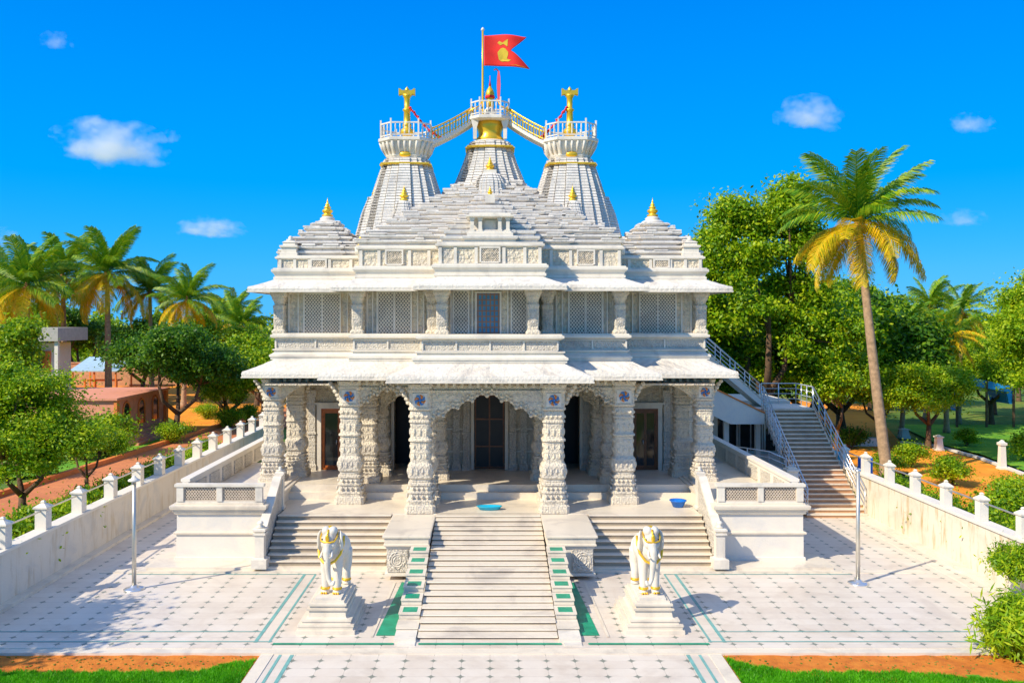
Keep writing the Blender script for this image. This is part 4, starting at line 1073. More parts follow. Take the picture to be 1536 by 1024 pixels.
m.tube([(px_,CYS-.3,ZC+.5),(px_+.02,CYS-.32,ZC+1.1),(px_-.0,CYS-.3,ZC+1.9)], .018, 6)
m.rings([[(px_+a*.07, CYS-.32+b*.02, zz) for a, b in ((-w1,-1),(w1,-1),(w1+.0,1),(-w1,1))] for zz, w1 in ((ZC+.62,.3),(ZC+.9,.8),(ZC+1.3,1.1),(ZC+1.65,.9),(ZC+1.9,.4))]); m.tube([(px_,CYS-.3,ZC+1.88),(px_-.10,CYS-.3,ZC+2.0),(px_-.2,CYS-.3,ZC+1.94)], .03, 6)
tag(m.build('pennant', M['pink']), 'narrow pink pennant hanging beside the central gold finial', 'pennant')
for s in (-1, 1):
    a = Vector((XS[s]-s*.14, SY-.1, ZB+1.35)); b = Vector((s*1.95, SY+.2, ZB+.15)); m = MB(); pts = []
    for k in range(29):
        u = k/28; q = a.lerp(b, u); q.z -= .16*math.sin(PI*u); pts.append(q)
        m.ell(q+Vector((random.uniform(-.02,.02),random.uniform(-.03,.03),random.uniform(-.03,.03))), (.045+.02*(k % 3 == 0),.045,.05), 7, 5)
        if k % 5 == 3: m.ell(q+Vector((random.uniform(-.08,.08),0,random.uniform(-.06,.10))), (.05,.02,.03), 6, 4)
    m.tube(pts, .014, 5)
    tag(m.build('garland', M['red']), 'red flower garland strung from the %s gold pillar down to the bridge' % ('left' if s < 0 else 'right'), 'garland', 'red garlands on the spires')
# ================================================================== EXTERNAL STAIRCASE (right)
ES = thing('outdoor_staircase', 'tall straight outdoor staircase with steel railings rising to a landing and a second flight', 'staircase', (13.8,35,0)); EL = -ES.location
xa, xb = 12.75, 14.95; y0, y1, zt = 34.6, 40.2, 3.80; n = 24
def esx(y): return (xa, xb)
for i in range(n):
    ya = y0+(y1-y0)*i/n; yb = y0+(y1-y0)*(i+1)/n; z1 = zt*(i+1)/n; dz = zt/n
    m = MB(); ex = .45 if i < 3 else 0
    m.box(xa-ex*.2, xb+ex*.3, ya+.03, yb+.03, (z1-dz*1.9 if i else -.1), z1-.045)
    st = m.build('riser', M['stepdark'], ES, EL)
    m = MB(); m.box(xa-ex*.2-.02, xb+ex*.3, ya, yb+.03, z1-.043, z1); m.build('tread', M['stepdark'] if i > 2 else M['step'], st)
    m = MB(); m.box(xa-ex*.2-.02, xb+ex*.3, ya-.012, ya+.075, z1-.047, z1+.006); m.build('nosing', M['step'], st)
m = MB()
for x in (xa-.09, xb+.002):
    m.prism([(y0+.3,-.1),(y0+.3,.10),(y1,zt+.10),(y1,zt-.35)], 'x', x, x+.085)
m.build('stringer', M['galv'], ES, EL)
m = MB(); m.box(10.9, 15.05, 40.24, 42.6, zt-.28, zt-.002); m.build('landing', M['smooth'], ES, EL)
# second flight going back to the temple
m = MB(); m.prism([(10.2,6.35),(10.2,6.0),(13.3,zt-.35),(14.2,zt-.28),(13.2,zt)], 'y', 40.9, 42.5); m.build('second_flight', M['smooth'], ES, EL)
m = MB(); m.prism([(9.0,5.35),(9.0,4.1),(11.0,3.15),(12.55,3.15),(12.55,3.62)], 'y', 39.6, 40.22)
m.build('soffit_panel', M['smooth'], ES, EL)
m = MB(); m.prism([(9.0,5.36),(12.55,3.63),(12.55,3.70),(9.0,5.43)], 'y', 39.56, 40.2); m.build('red_edge', M['orange'], ES, EL)
for i in range(14):
    u = i/14; x = 13.2-3.0*u; z = zt+2.5*u; m = MB(); m.box(x-.24, x, 40.95, 42.45, z-.0, z+.2); m.build('upper_tread', M['step'], ES, EL)
for x, y in ((11.0,40.4),(12.5,40.5),(14.8,42.4),(11.0,42.4)):
    m = MB(); stack(m, rect(x-.11,x+.11,y-.11,y+.11), [(0,.04),(.2,.04),(.22,0),(zt-.30,0)]); m.build('support_column', M['smooth'], ES, EL)
def rail_run(pts, h, nr, name='railing', posts=None, parent=ES, L=EL, r=.028, foot=True):
    """pts: polyline along the floor; posts at each spacing"""
    P_ = [Vector(p) for p in pts]; m = MB()
    for k in range(nr+1):
        hh = h*(k+1)/(nr+1)
        m.tube([p+Vector((0,0,hh)) for p in P_], r if k == nr else r*.62, 7)
    for a, b in zip(P_[:-1], P_[1:]):
        k = max(1, int((b-a).length/(posts or .9)))
        for q in range(k+1):
            p = a.lerp(b, q/k); m.tube([p-Vector((0,0,.1 if foot else 0)), p+Vector((0,0,h))], r*.9, 7)
    return m.build(name, M['steel'], parent, L)
sl_ = lambda y: zt*(y-y0)/(y1-y0)
rail_run([(xb+.04,y0+.05,sl_(y0+.3)),(xb+.04,y1,zt)], 1.0, 3, posts=.75)
rail_run([(xa-.05,y0+.05,sl_(y0+.3)),(xa-.05,37.4,sl_(37.4)),(xa-.05,y1,zt)], 1.0, 3, posts=.6)
rail_run([(xa-.2,37.4,sl_(37.4)-.1),(xa-.20,y1-.2,zt-.3)], 1.15, 7, posts=.35, r=.02)
rail_run([(15.0,40.3,zt),(15.0,42.5,zt),(13.3,42.5,zt)], 1.0, 3, posts=.7)
rail_run([(13.2,42.45,zt),(10.3,42.45,6.3),(9.0,42.45,6.35)], 1.0, 4, posts=.8)
rail_run([(12.95,40.95,zt+.05),(10.2,40.95,6.3),(9.2,40.95,6.9)], .85, 3, posts=.8)
# low rail beside the podium at the foot
LR = thing('metal_railing', 'low steel pipe railing between the podium and the outdoor staircase', 'railing', (11.3,37,0)); 
rail_run([(10.4,38.2,1.4),(12.1,37.6,1.2),(12.6,36.9,1.0)], 1.0, 3, posts=.7, parent=LR, L=-LR.location)
m = MB(); stack(m, rect(11.75,12.15,34.2,34.6), [(0,.03),(.2,.03),(.22,0),(1.9,0),(1.93,.05),(2.0,.05),(2.02,-.02),(2.08,-.02)]); tag(m.build('gate_post', M['marble']), 'short square white post standing at the foot of the outdoor staircase', 'post')
# annex with dark windows under the flight
AX = thing('annex', 'low annex with tall dark glass windows under the outdoor stairs', 'building', (10.5,42,0)); AL = -AX.location
m = MB(); m.box(8.4, 14.9, 43.0, 47, 0, 3.9); m.box(8.4,14.9,42.0,43.0,0,1.3); m.build('wall', M['smooth'], AX, AL)
for i in range(5):
    x = 8.6+i*1.25; m = MB(); m.box(x, x+1.1, 42.9, 42.99, 1.45, 3.5); g_ = m.build('window', M['glass'], AX, AL)
    m = MB(); m.box(x-.05,x+.02,42.84,42.985,1.40,3.55); m.box(x+1.08,x+1.14,42.84,42.985,1.40,3.55); m.box(x+.52,x+.57,42.86,42.985,1.45,3.5); m.build('window_frame', M['steel'], g_)

# ================================================================== ELEPHANT STATUES ON PEDESTALS
def pedestal(cx, y, lab):
    r = thing('statue_pedestal', lab, 'pedestal', (cx,y,0), 0, 'moulded pedestals of the elephants'); L = Vector((0,0,0)); m = MB()
    # front edge at local y=0, running back 2.1 m
    stack(m, rect(-.40,.40,.38,1.85), [(0.0,.34),(.10,.34),(.105,.29),(.17,.29),(.19,.31),(.235,.31),(.24,.22),(.285,.20),(.29,.235),(.33,.235),(.335,.13),(.36,.08),(.52,.06),(.53,.11),(.575,.12),(.58,.05),(.63,.04),(.64,.09),(.69,.09),(.70,.03),(.75,.02)])
    m.build('moulded_base', M['step'], r)
    m = MB(); m.box(-.34,.34,.42,1.8,.751,.80); m.build('plinth', M['marble'], r); return r
def elephant(cx, y, lab, mir, rz):
    r = thing('elephant_statue', lab, 'statue', (cx,y,.80), rz, 'marble elephant statues flanking the stairs'); r.scale = (mir*.88,.9,1)
    m = MB()
    m.ell((0,.62,1.06), (.33,.56,.40)); m.ell((0,.15,1.12), (.33,.34,.40)); m.ell((0,1.0,.98), (.31,.26,.36))
    for sx in (-1, 1):
        m.tube([(sx*.17,.12,1.05),(sx*.185,.08,.70),(sx*.18,.07,.40),(sx*.175,.05,.12),(sx*.18,.03,.0)], [.19,.155,.125,.115,.14], 14)
        m.tube([(sx*.17,.95,.95),(sx*.18,1.0,.60),(sx*.18,.95,.35),(sx*.18,.98,.12),(sx*.18,.97,.0)], [.20,.165,.13,.12,.14], 14)
        m.ell((sx*.10,-.10,1.64), (.14,.17,.13))
        m.ell((sx*.295,-.02,1.36), (.055,.16,.30), rz=sx*.55); m.ell((sx*.33,.03,1.22), (.04,.11,.20), rz=sx*.6)
        m.ell((sx*.15,-.22,1.32), (.08,.10,.10))
    m.ell((0,-.08,1.42), (.23,.25,.30)); m.ell((0,-.22,1.26), (.15,.16,.22))
    m.tube([(0,-.28,1.34),(0,-.36,1.15),(.01,-.37,.92),(.02,-.34,.68),(.05,-.34,.46),(.12,-.38,.33),(.20,-.40,.34),(.23,-.39,.44)], [.13,.115,.10,.085,.072,.06,.052,.045], 12)
    m.tube([(0,1.2,1.15),(0,1.27,.95),(.02,1.27,.7),(.02,1.25,.5)], [.05,.035,.025,.04], 8)
    o = m.build('body', M['marble'], r); rm = o.modifiers.new('union', 'REMESH'); rm.mode = 'VOXEL'; rm.voxel_size = .022; rm.use_smooth_shade = True
    sm_ = o.modifiers.new('soften', 'SMOOTH'); sm_.iterations = 4; sm_.factor = .5
    for sx in (-1, 1):
        m = MB(); m.tube([(sx*.13,-.30,1.18),(sx*.165,-.42,1.06),(sx*.16,-.52,1.04),(sx*.14,-.58,1.08)], [.036,.032,.024,.008], 9); m.build('tusk', M['smooth'], r)
        m = MB(); m.ell((sx*.185,-.235,1.45), (.022,.028,.022), 8, 6); m.build('eye', M['dark'], r)
    # gilded trappings
    m = MB()
    m.tube([(-.235,-.06,1.62),(-.25,-.20,1.50),(-.20,-.30,1.42),(-.08,-.345,1.40),(.08,-.345,1.40),(.20,-.30,1.42),(.25,-.20,1.50),(.235,-.06,1.62)], .022, 8)
    m.ell((0,-.345,1.50), (.06,.03,.10), 10, 7)
    m.ell((0,-.03,1.70), (.15,.13,.07)); m.tube([(0,-.22,1.70),(0,-.33,1.55)], [.03,.025], 8)
    m.build('headdress', M['gold'], r)
    m = MB()
    for q, rr in ((.0,.036),):
        m.tube([(-.36,.10,1.48-q),(-.37,-.02,1.20-q),(-.30,-.17,.98-q),(-.13,-.27,.86-q*1.2),(.05,-.29,.84-q*1.2),(.20,-.24,.90-q),(.33,-.12,1.06-q),(.38,.02,1.28-q),(.36,.12,1.48-q)], rr, 8)
    m.build('garland_chain', M['gold'], r)
    m = MB()
    for sx in (-1, 1):
        for yy in (.05,.96): m.lathe((sx*.18,yy-.01,.10), [(.12,0),(.145,.02),(.145,.05),(.12,.07)], 14)
        for q in (-.07,0,.07): m.ell((sx*.18+q,-.10,.03), (.034,.03,.03), 8, 5)
    m.build('anklet', M['gold'], r)
    return r
pedestal(-4.14, 21.72, 'moulded marble pedestal carrying the left elephant')
pedestal(4.16, 21.72, 'moulded marble pedestal carrying the right elephant')
elephant(-4.14, 22.55, 'white marble elephant with gilded chains left of the stairs', 1, -.13)
elephant(4.16, 22.55, 'white marble elephant with gilded headdress right of the stairs', -1, .10)

# ================================================================== SMALL BUILDINGS LEFT
b = thing('salmon_building', 'salmon pink house with arched windows and steps beyond the brick road', 'house', (-26,58,0)); L = -b.location
m = MB(); m.box(-30,-23.4,54.0,62.5,0,2.9); m.build('wall', M['pinkwall'], b, L)
m = MB(); m.box(-30.2,-23.15,53.8,62.7,2.902,3.05); m.build('roof', M['pinkwall'], b, L)
for i in range(4): m = MB(); m.box(-23.4,-22.1-.0+.0-.28*i,54.5,62.0,.16*i,.16*(i+1)-.002) ; m.build('step', M['pinkwall'], b, L)
for y in (55.2,57.6,60.0):
    m = MB(); m.prism([(y,1.0),(y+1.0,1.0),(y+1.0,2.3),(y+.8,2.55),(y+.5,2.66),(y+.2,2.55),(y,2.3)], 'x', -23.398, -23.36); w_ = m.build('window', M['glass'], b, L)
    m = MB(); m.tube([(-23.36,y,1.0),(-23.36,y,2.3),(-23.36,y+.2,2.55),(-23.36,y+.5,2.66),(-23.36,y+.8,2.55),(-23.36,y+1,2.3),(-23.36,y+1,1.0)], .07, 6); m.build('window_frame', M['orange'], w_)
for y in (54.1,62.3): m = MB(); m.box(-23.398,-23.2,y-.2,y+.2,0,2.9); m.build('corner_pillar', M['orange'], b, L)
b = thing('flat_roof_house', 'pale flat roofed house with orange wall behind the left trees', 'house', (-42,75,0)); L = -b.location
m = MB(); m.box(-48,-38.2,76.2,79,0,5.9); m.build('wall', M['smooth'], b, L)
m = MB(); m.box(-44,-38.6,76.0,76.19,3.3,5.2); m.build('orange_panel', M['orange'], b, L)
m = MB(); m.box(-49,-36.9,74,79.5,6.1,7.25); m.box(-49.3,-41.8,73.6,79.5,7.252,7.5); m.build('roof', M['roofcem'], b, L)
for x in (-37.2,-40.2,-43.4): m = MB(); m.box(x-.15,x+.15,74.3,74.6,0,6.1); m.build('veranda_post', M['smooth'], b, L)
for x in (-39.6,-42.6): m = MB(); m.box(x-.6,x+.6,75.4,75.49,3.6,5.2); m.build('window', M['glass'], b, L)
m = MB(); m.box(-49,-37,74.2,75.5,3.0,3.25); m.build('balcony', M['roofcem'], b, L)
b = thing('blue_roof_shed', 'open shed with long blue roof above an orange trestle', 'shed', (-47,100,0)); L = -b.location
m = MB(); m.prism([(96.5,2.15),(101.5,3.5),(101.5,3.62),(96.5,2.27)], 'x', -46.9, -41.5); m.build('roof', M['palerof'], b, L)
for x in (-46.6,-44.2,-41.8):
    for y, h in ((96.8,2.2),(101,3.3)): m = MB(); m.box(x-.08,x+.08,y-.08,y+.08,0,h); m.build('post', M['orange'], b, L)
m = MB(); m.box(-46.3,-42.2,98.2,99.4,1.0,1.15); m.build('counter', M['orange'], b, L)
for x in (-46,-44.8,-43.6,-42.4): m = MB(); m.box(x-.08,x+.08,98.3,98.5,0,1.0); m.build('counter_leg', M['orange'], b, L)
m = MB(); m.box(-60,-30,104,104.3,0,2.7); m.box(-60.1,-29.9,103.9,104.4,2.702,2.85); tag(m.build('compound_wall', M['stepdark']), 'long dusty brown compound wall far behind the palms', 'wall')

# ================================================================== SMALL THINGS RIGHT
def drum(x, y, h, r_, lab, mat='blue'):
    m = MB(); m.lathe((0,0,0), [(r_*.95,0),(r_,.03),(r_,h*.3),(r_*1.05,h*.33),(r_,h*.36),(r_,h*.64),(r_*1.05,h*.67),(r_,h*.70),(r_,h*.96),(r_*.95,h),(r_*.9,h*.98),(.03,h*.98)], 22); tag(m.build('drum', M[mat], None, (x,y,0)), lab, 'drum')
drum(16.15, 37.3, 2.0, .30, 'bright blue upright plastic drum behind the right boundary wall')
m = MB(); m.box(-.5,.5,-.4,.4,0,1.75); m.box(-.56,.56,-.46,.46,1.752,1.86); m.lathe((0,0,1.862), [(.2,0),(.2,.08),(.05,.1)], 14)
tag(m.build('water_tank', M['turq'], None, (15.5,39.9,0)), 'dark teal lidded tank partly hidden beside the stairs', 'tank')
def marker(px, py, h, w_, lab):
    g = G(px, py); m = MB(); stack(m, rect(-w_,w_,-w_,w_), [(-.1,.05),(.1,.05),(.12,0),(h*.8,-w_*.2),(h*.82,.02),(h*.9,.02),(h*.92,-w_*.3),(h,-w_*.8)]); tag(m.build('stone_post', M['smooth'], None, tuple(g)), lab, 'post', 'white stone posts in the right garden')
marker(1503, 703, 1.55, .16, 'tallest tapering white stone post in the right garden'); marker(1408, 675, .95, .20, 'squat white stone post by the small round tree'); marker(1356, 655, .6, .26, 'tiny white block beside the leaning palm')
m = MB()
q0 = G(1455,640); 
b = thing('tarpaulin_shelter', 'bright blue tarpaulin shelter on thin poles among the right trees', 'shelter', (q0.x+1.5,q0.y,0)); L = -b.location
m.prism([(q0.x-1.0,3.9),(q0.x+3.2,3.0),(q0.x+3.2,1.7),(q0.x+2.9,1.7),(q0.x+2.7,2.6),(q0.x-.6,3.2),(q0.x-1.0,1.2)], 'y', q0.y, q0.y+2.5); m.build('tarpaulin', M['tarp'], b, L)
for x in (-1.0,1.2,3.2): m = MB(); m.box(q0.x+x-.07,q0.x+x+.07,q0.y-.12,q0.y,0,3.4); m.build('pole', M['bark'], b, L)
m = MB(); g1 = G(1246,668); m.box(g1.x,g1.x+3.0,g1.y-.3,g1.y+.3,0,.5); tag(m.build('low_wall', M['smooth']), 'low pale bench wall beside the orange path', 'wall')
# ================================================================== TREES
def leafcloud(clumps, n, size, rng, flat=.5, elong=1.5):
    """clumps: (centre, radius) list; leaves as single folded quads spread over the clumps' shells"""
    C = np.array([c for c, r in clumps]); R = np.array([r for c, r in clumps]); w_ = R**2; w_ = w_/w_.sum()
    idx = rng.choice(len(C), n, p=w_)
    d = rng.normal(size=(n,3)); d /= np.linalg.norm(d, axis=1, keepdims=True)
    rad = R[idx]*(.20+.85*np.abs(rng.normal(size=n))); P_ = C[idx]+d*rad[:,None]*np.array([1,1,.62])
    a = rng.normal(size=(n,3))*.8+d*.7+np.array([0,0,flat]); a /= np.linalg.norm(a, axis=1, keepdims=True)    # leaf normal
    t = np.cross(a, rng.normal(size=(n,3))); t /= np.linalg.norm(t, axis=1, keepdims=True); s = np.cross(a, t)
    sz = size*rng.uniform(.6,1.35,n)[:,None]
    V = np.empty((n,4,3)); V[:,0] = P_-t*sz*elong*.5; V[:,1] = P_+s*sz*.42-a*sz*.08; V[:,2] = P_+t*sz*elong*.5-a*sz*.15; V[:,3] = P_-s*sz*.42-a*sz*.08
    return V.reshape(-1,3)
def tree_meshes(seed, h, crown_r, crown_h, trunk_r, nclump, nleaf, leaf, mat, trunk_h=None, forks=3, clump_r=.30, lobes=None, low=.0):
    """trunk with limbs + crown, origin at trunk base"""
    rng = np.random.default_rng(seed); rd = random.Random(seed)
    th = trunk_h if trunk_h is not None else h-crown_h*1.2
    cz = h-crown_h/2
    if lobes is None:
        lobes = [(0,0,-.05,.62)]
        for k in range(9):
            a_ = rd.uniform(0,2*PI); q_ = rd.uniform(.35,.8); lobes.append((q_*math.cos(a_), q_*math.sin(a_), rd.uniform(-.5,.75)*(1.1-q_*.7), rd.uniform(.22,.5)))
    clumps = []
    for i in range(nclump):
        lx, ly, lz, lr = lobes[i % len(lobes)]
        d = rng.normal(size=3); d /= np.linalg.norm(d); 
        if d[2] < -.5: d[2] *= -.6
        rr = rng.uniform(.45,1.0)**.6
        c = np.array([lx*crown_r+d[0]*crown_r*rr*lr, ly*crown_r+d[1]*crown_r*rr*lr, cz+lz*crown_h/2+d[2]*crown_h/2*rr*lr])
        clumps.append((c, crown_r*clump_r*rng.uniform(.35,1.15)))
    V = leafcloud(clumps, nleaf, leaf, rng)
    cm = npmesh('crown', V, 4, mat)
    m = MB(); lean = rd.uniform(-.1,.1)
    tips = sorted(clumps, key=lambda q: rd.random())[:forks*5]
    top = Vector((lean*th, rd.uniform(-.05,.05)*th, th))
    m.tube([(0,0,-.2),(0.0,0,.0),(lean*th*.4,0,th*.5),tuple(top)], [trunk_r*1.6,trunk_r*1.25,trunk_r*.95,trunk_r*.8], 10)
    hubs = []
    for k in range(forks):
        a = 2*PI*k/forks+rd.uniform(-.4,.4); q = top+Vector((math.cos(a)*crown_r*.35, math.sin(a)*crown_r*.35, crown_h*.28)); mid = top.lerp(q,.5)+Vector((math.cos(a)*.1*crown_r,math.sin(a)*.1*crown_r,-.02*h))
        m.tube([tuple(top-Vector((0,0,trunk_r))),tuple(mid),tuple(q)], [trunk_r*.75,trunk_r*.55,trunk_r*.42], 8); hubs.append(q)
    for c, r_ in tips:
        c = Vector(c); hq = min(hubs, key=lambda q: (q-c).length); mid = hq.lerp(c,.5)+Vector((rd.uniform(-.1,.1),rd.uniform(-.1,.1),-.06))*crown_r*.6
        m.tube([tuple(hq),tuple(mid),tuple(c)], [trunk_r*.38,trunk_r*.24,trunk_r*.07], 6)
    tm = bpy.data.meshes.new('trunk'); tm.from_pydata(m.v, [], m.f); tm.polygons.foreach_set('use_smooth', m.sm); tm.materials.append(M['bark'])
    return tm, cm
def put_tree(ms, loc, label, cat='tree', name='tree', s=1.0, rz=0, group=None, sz=None):
    r = thing(name, label, cat, loc, rz, group); r.scale = (s,s,sz or s)
    link('trunk', ms[0], r); link('crown', ms[1], r); return r
L8 = [(0,0,0,.75),(.5,.1,-.25,.55),(-.5,.1,-.2,.6),(.1,-.5,-.3,.55),(.0,.1,.5,.55)]
# -- near left
T1 = tree_meshes(11, 7.0, 2.9, 5.6, .16, 170, 80000, .085, M['leaf'], trunk_h=1.3, clump_r=.21, lobes=L8)
put_tree(T1, (-18.3,33.9,0), 'bushy green tree with forked trunk nearest the camera at the far left edge', s=1.0, sz=.88)
T2 = tree_meshes(12, 4.7, 1.9, 3.3, .11, 90, 36000, .08, M['leaf'], trunk_h=1.3, clump_r=.24)
put_tree(T2, (-17.7,38.0,0), 'smaller leaning green tree with two stems beside the brick road', s=.84, rz=1.0)
T3 = tree_meshes(13, 8.2, 4.3, 6.4, .22, 190, 70000, .14, M['leafdark'], trunk_h=1.8, clump_r=.20)
put_tree(T3, (-21.2,58.5,0), 'broad dark green round tree shading the far end of the brick road')
T4 = tree_meshes(14, 5.0, 2.4, 3.6, .12, 80, 24000, .11, M['leaf'], trunk_h=1.2, clump_r=.24)
T5 = tree_meshes(15, 9.5, 5.2, 8.0, .3, 180, 60000, .20, M['leaf'], trunk_h=1.5, clump_r=.19)
T5d = (T5[0], T5[1].copy()); T5d[1].materials.clear(); T5d[1].materials.append(M['leafdark'])
T4l = (T4[0], T4[1].copy()); T4l[1].materials.clear(); T4l[1].materials.append(M['leaflight'])
# right: tall tree, and friends
T6 = tree_meshes(16, 16.0, 4.2, 12.9, .34, 330, 110000, .155, M['leaf'], trunk_h=3.5, clump_r=.19, lobes=[(.35,0,.80,.26),(-.45,0,.62,.28),(.1,.1,.45,.40),(-.85,-.1,.22,.34),(.62,0,.40,.26),(-.35,-.2,-.02,.5),(.45,.1,-.10,.45),(-.7,0,-.45,.5),(.3,-.2,-.5,.6),(.9,.1,-.45,.45),(-1.05,0,-.2,.3)])
put_tree(T6, (16.6,52,0), 'tallest broadleaf tree towering behind the temple right corner', s=1.0)
grp = 'broadleaf trees behind the temple'
R_ = [ # px, base d, height scale, mesh, label
 (1215,60,T5,1.08,'green tree filling the gap right behind the outdoor staircase landing'),
 (1075,58,T5d,1.0,'dark tree crown half hidden behind the temple right corner'),
 (1140,64,T5,1.22,'broad green tree directly behind the tallest tree trunk'),
 (1165,57,T5d,.72,'low dark tree behind the second flight of the outdoor staircase'),
 (1262,62,T5d,1.05,'dark green tree directly behind the leaning palm trunk'),
 (1330,80,T5,.9,'broad tree to the right of the tall palm, lower than its crown'),
 (1250,80,T5,1.25,'far tree rising behind the staircase tree and the palm'),
 (1395,100,T5d,.9,'dark far tree under the pair of short yellow palms'),
]
for px, d, ms, s, lab in R_: put_tree(ms, ((px-CX)*d/F, d, 0), lab, s=s, rz=random.uniform(0,6), group=grp)
T7 = tree_meshes(17, 5.6, 2.7, 4.1, .17, 110, 40000, .10, M['leaf'], trunk_h=1.6, clump_r=.23)
put_tree(T7, tuple(G(1392,672)), 'small round green tree with dark trunk beside the orange path', rz=.4)
T8 = tree_meshes(18, 11.5, 4.6, 10.0, .24, 220, 80000, .14, M['leaflight'], trunk_h=2.2, clump_r=.20)
put_tree(T8, (36.2,54,0), 'large light green tree filling the right edge of the picture', rz=2.)
put_tree((T8[0],T8[1]), (44.2,64,0), 'light green tree behind the one at the right edge', s=1.0, rz=4.)
put_tree(T7, (38.2,66,0), 'rounded tree standing behind the tallest white stone post', s=1.1, rz=3.)
put_tree(T4, (24.6,64,0), 'small tree left of the round tree, behind the squat post', s=.95, rz=1)
for px, d, s_, lab in ((1305,76,1.5,'low light tree just left of the round tree, far behind the leaning palm'),(1492,74,1.3,'light tree left of the right edge tree trunks'),(1528,86,1.7,'light tree seen between the right edge trunks')):
    put_tree(T4l, ((px-CX)*d/F, d, 0), lab, s=s_, rz=random.uniform(0,6), group='light trees in the right garden')
put_tree(T4, (((1255-CX)*52/F),52,0), 'low tree between the staircase landing and the leaning palm trunk', s=1.25, rz=.6, group='trees by the orange path')
put_tree(T4, (((1318-CX)*57/F),57,0), 'low tree just right of the leaning palm trunk, left of the small round one', s=1.1, rz=2.6, group='trees by the orange path')
put_tree(T4, (-19.6,17.2,0), 'leafy tree outside the frame shading the near left paving', s=1.45)
# left middle distance
for px, d, ms, s, lab in ((10,62,T5,.85,'green tree at the far left edge behind the nearest tree'),(30,88,T5,.62,'low tree under the leftmost pair of palms'),(345,66,T5,.72,'light tree touching the temple left corner'),
    (300,84,T5,.9,'tree behind the broad dark round tree'),(385,80,T5,.78,'tree peeping out just left of the temple wall'),(215,95,T5d,.9,'dark tree right of the tall left palm trunk'),(120,118,T5d,1.0,'far dark tree behind the blue roofed shed'),(10,110,T5,1.1,'far tree at the left edge of the palm grove')):
    put_tree(ms, ((px-CX)*d/F, d, 0), lab, s=s, rz=random.uniform(0,6), group='trees beyond the brick road')
put_tree(T4l, tuple(G(340,640)), 'small light green shrub tree at the bend of the road', s=.75, group='trees beyond the brick road')
put_tree(T4, tuple(G(393,622)), 'small tree under the temple eave by the road bend', s=.9, group='trees beyond the brick road')
# far woods: one leafy mass each side
def woods(x0, x1, y, h, seed, label):
    rng = np.random.default_rng(seed); cl = []
    n = int(abs(x1-x0)/2.2)
    for i in range(n*3):
        x = rng.uniform(x0, x1); cl.append((np.array([x, y+rng.uniform(-6,6), h*rng.uniform(.15,.92)*(1+.14*math.sin(x*.35))]), rng.uniform(1.2,2.4)))
    V = leafcloud(cl, n*900, .42, rng); me = npmesh('woods', V, 4, M['leaf']); o = link('far_woods', me); o['kind'] = 'stuff'; o['label'] = label; o['category'] = 'woods'
woods(-140, -30, 135, 9.5, 5, 'distant belt of green trees along the left horizon')
woods(22, 150, 118, 10.0, 6, 'distant belt of green trees along the right horizon')
woods(-30, 22, 125, 7.5, 8, 'distant belt of green trees behind the temple')

# -- palms ---------------------------------------------------------------------
def frond_mesh(L_, droop, seed, mat, nl=84, ll=1.0, rise=.5):
    rd = random.Random(seed); m = MB(); pts = []
    # rachis in the XZ plane starting at origin
    ang = rise; x = z = 0; n = 16
    for i in range(n+1):
        pts.append(Vector((x, 0, z))); ang_ = ang-droop*(i/n)**1.3; x += math.cos(ang_)*L_/n; z += math.sin(ang_)*L_/n
    m.tube([tuple(p) for p in pts], [.035*(1-.8*i/n)*L_/3.6+.004 for i in range(n+1)], 5)
    for k in range(nl):
        u = .10+.90*k/nl; f = u*n; i = min(n-1, int(f)); p = pts[i].lerp(pts[i+1], f-i); t = (pts[i+1]-pts[i]).normalized(); up = Vector((-t.z,0,t.x))
        ln = ll*L_/3.6*(math.sin(PI*(.12+.80*u))**.7)*rd.uniform(.85,1.1)
        for s in (-1, 1):
            d0 = (t*.75+Vector((0,s,0))*.85+up*rd.uniform(-.05,.25)).normalized(); d1 = (t*.65+Vector((0,s,0))*.42+Vector((0,0,-1))*rd.uniform(.45,.95)).normalized()
            q1 = p+d0*ln*.5; q2 = q1+d1*ln*.55; wv = t*.029*L_/3.6+Vector((0,0,.004))
            m.add([p-wv*.5,p+wv*.5,q1+wv*.9,q1-wv*.9], [(0,1,2,3)]); m.add([q1-wv*.9,q1+wv*.9,q2+wv*.1,q2-wv*.1], [(0,1,2,3)])
    me = bpy.data.meshes.new('frond'); me.from_pydata([tuple(p) for p in m.v], [], m.f); me.materials.append(mat); return me
FR = [frond_mesh(3.6, .8, 1, M['frond'], rise=.45), frond_mesh(3.6, 1.2, 2, M['frond'], rise=.5), frond_mesh(3.4, 1.25, 3, M['frondy'], rise=.45), frond_mesh(3.4, .95, 4, M['frondy'], rise=.35), frond_mesh(3.5, .6, 5, M['frond'], rise=.45)]
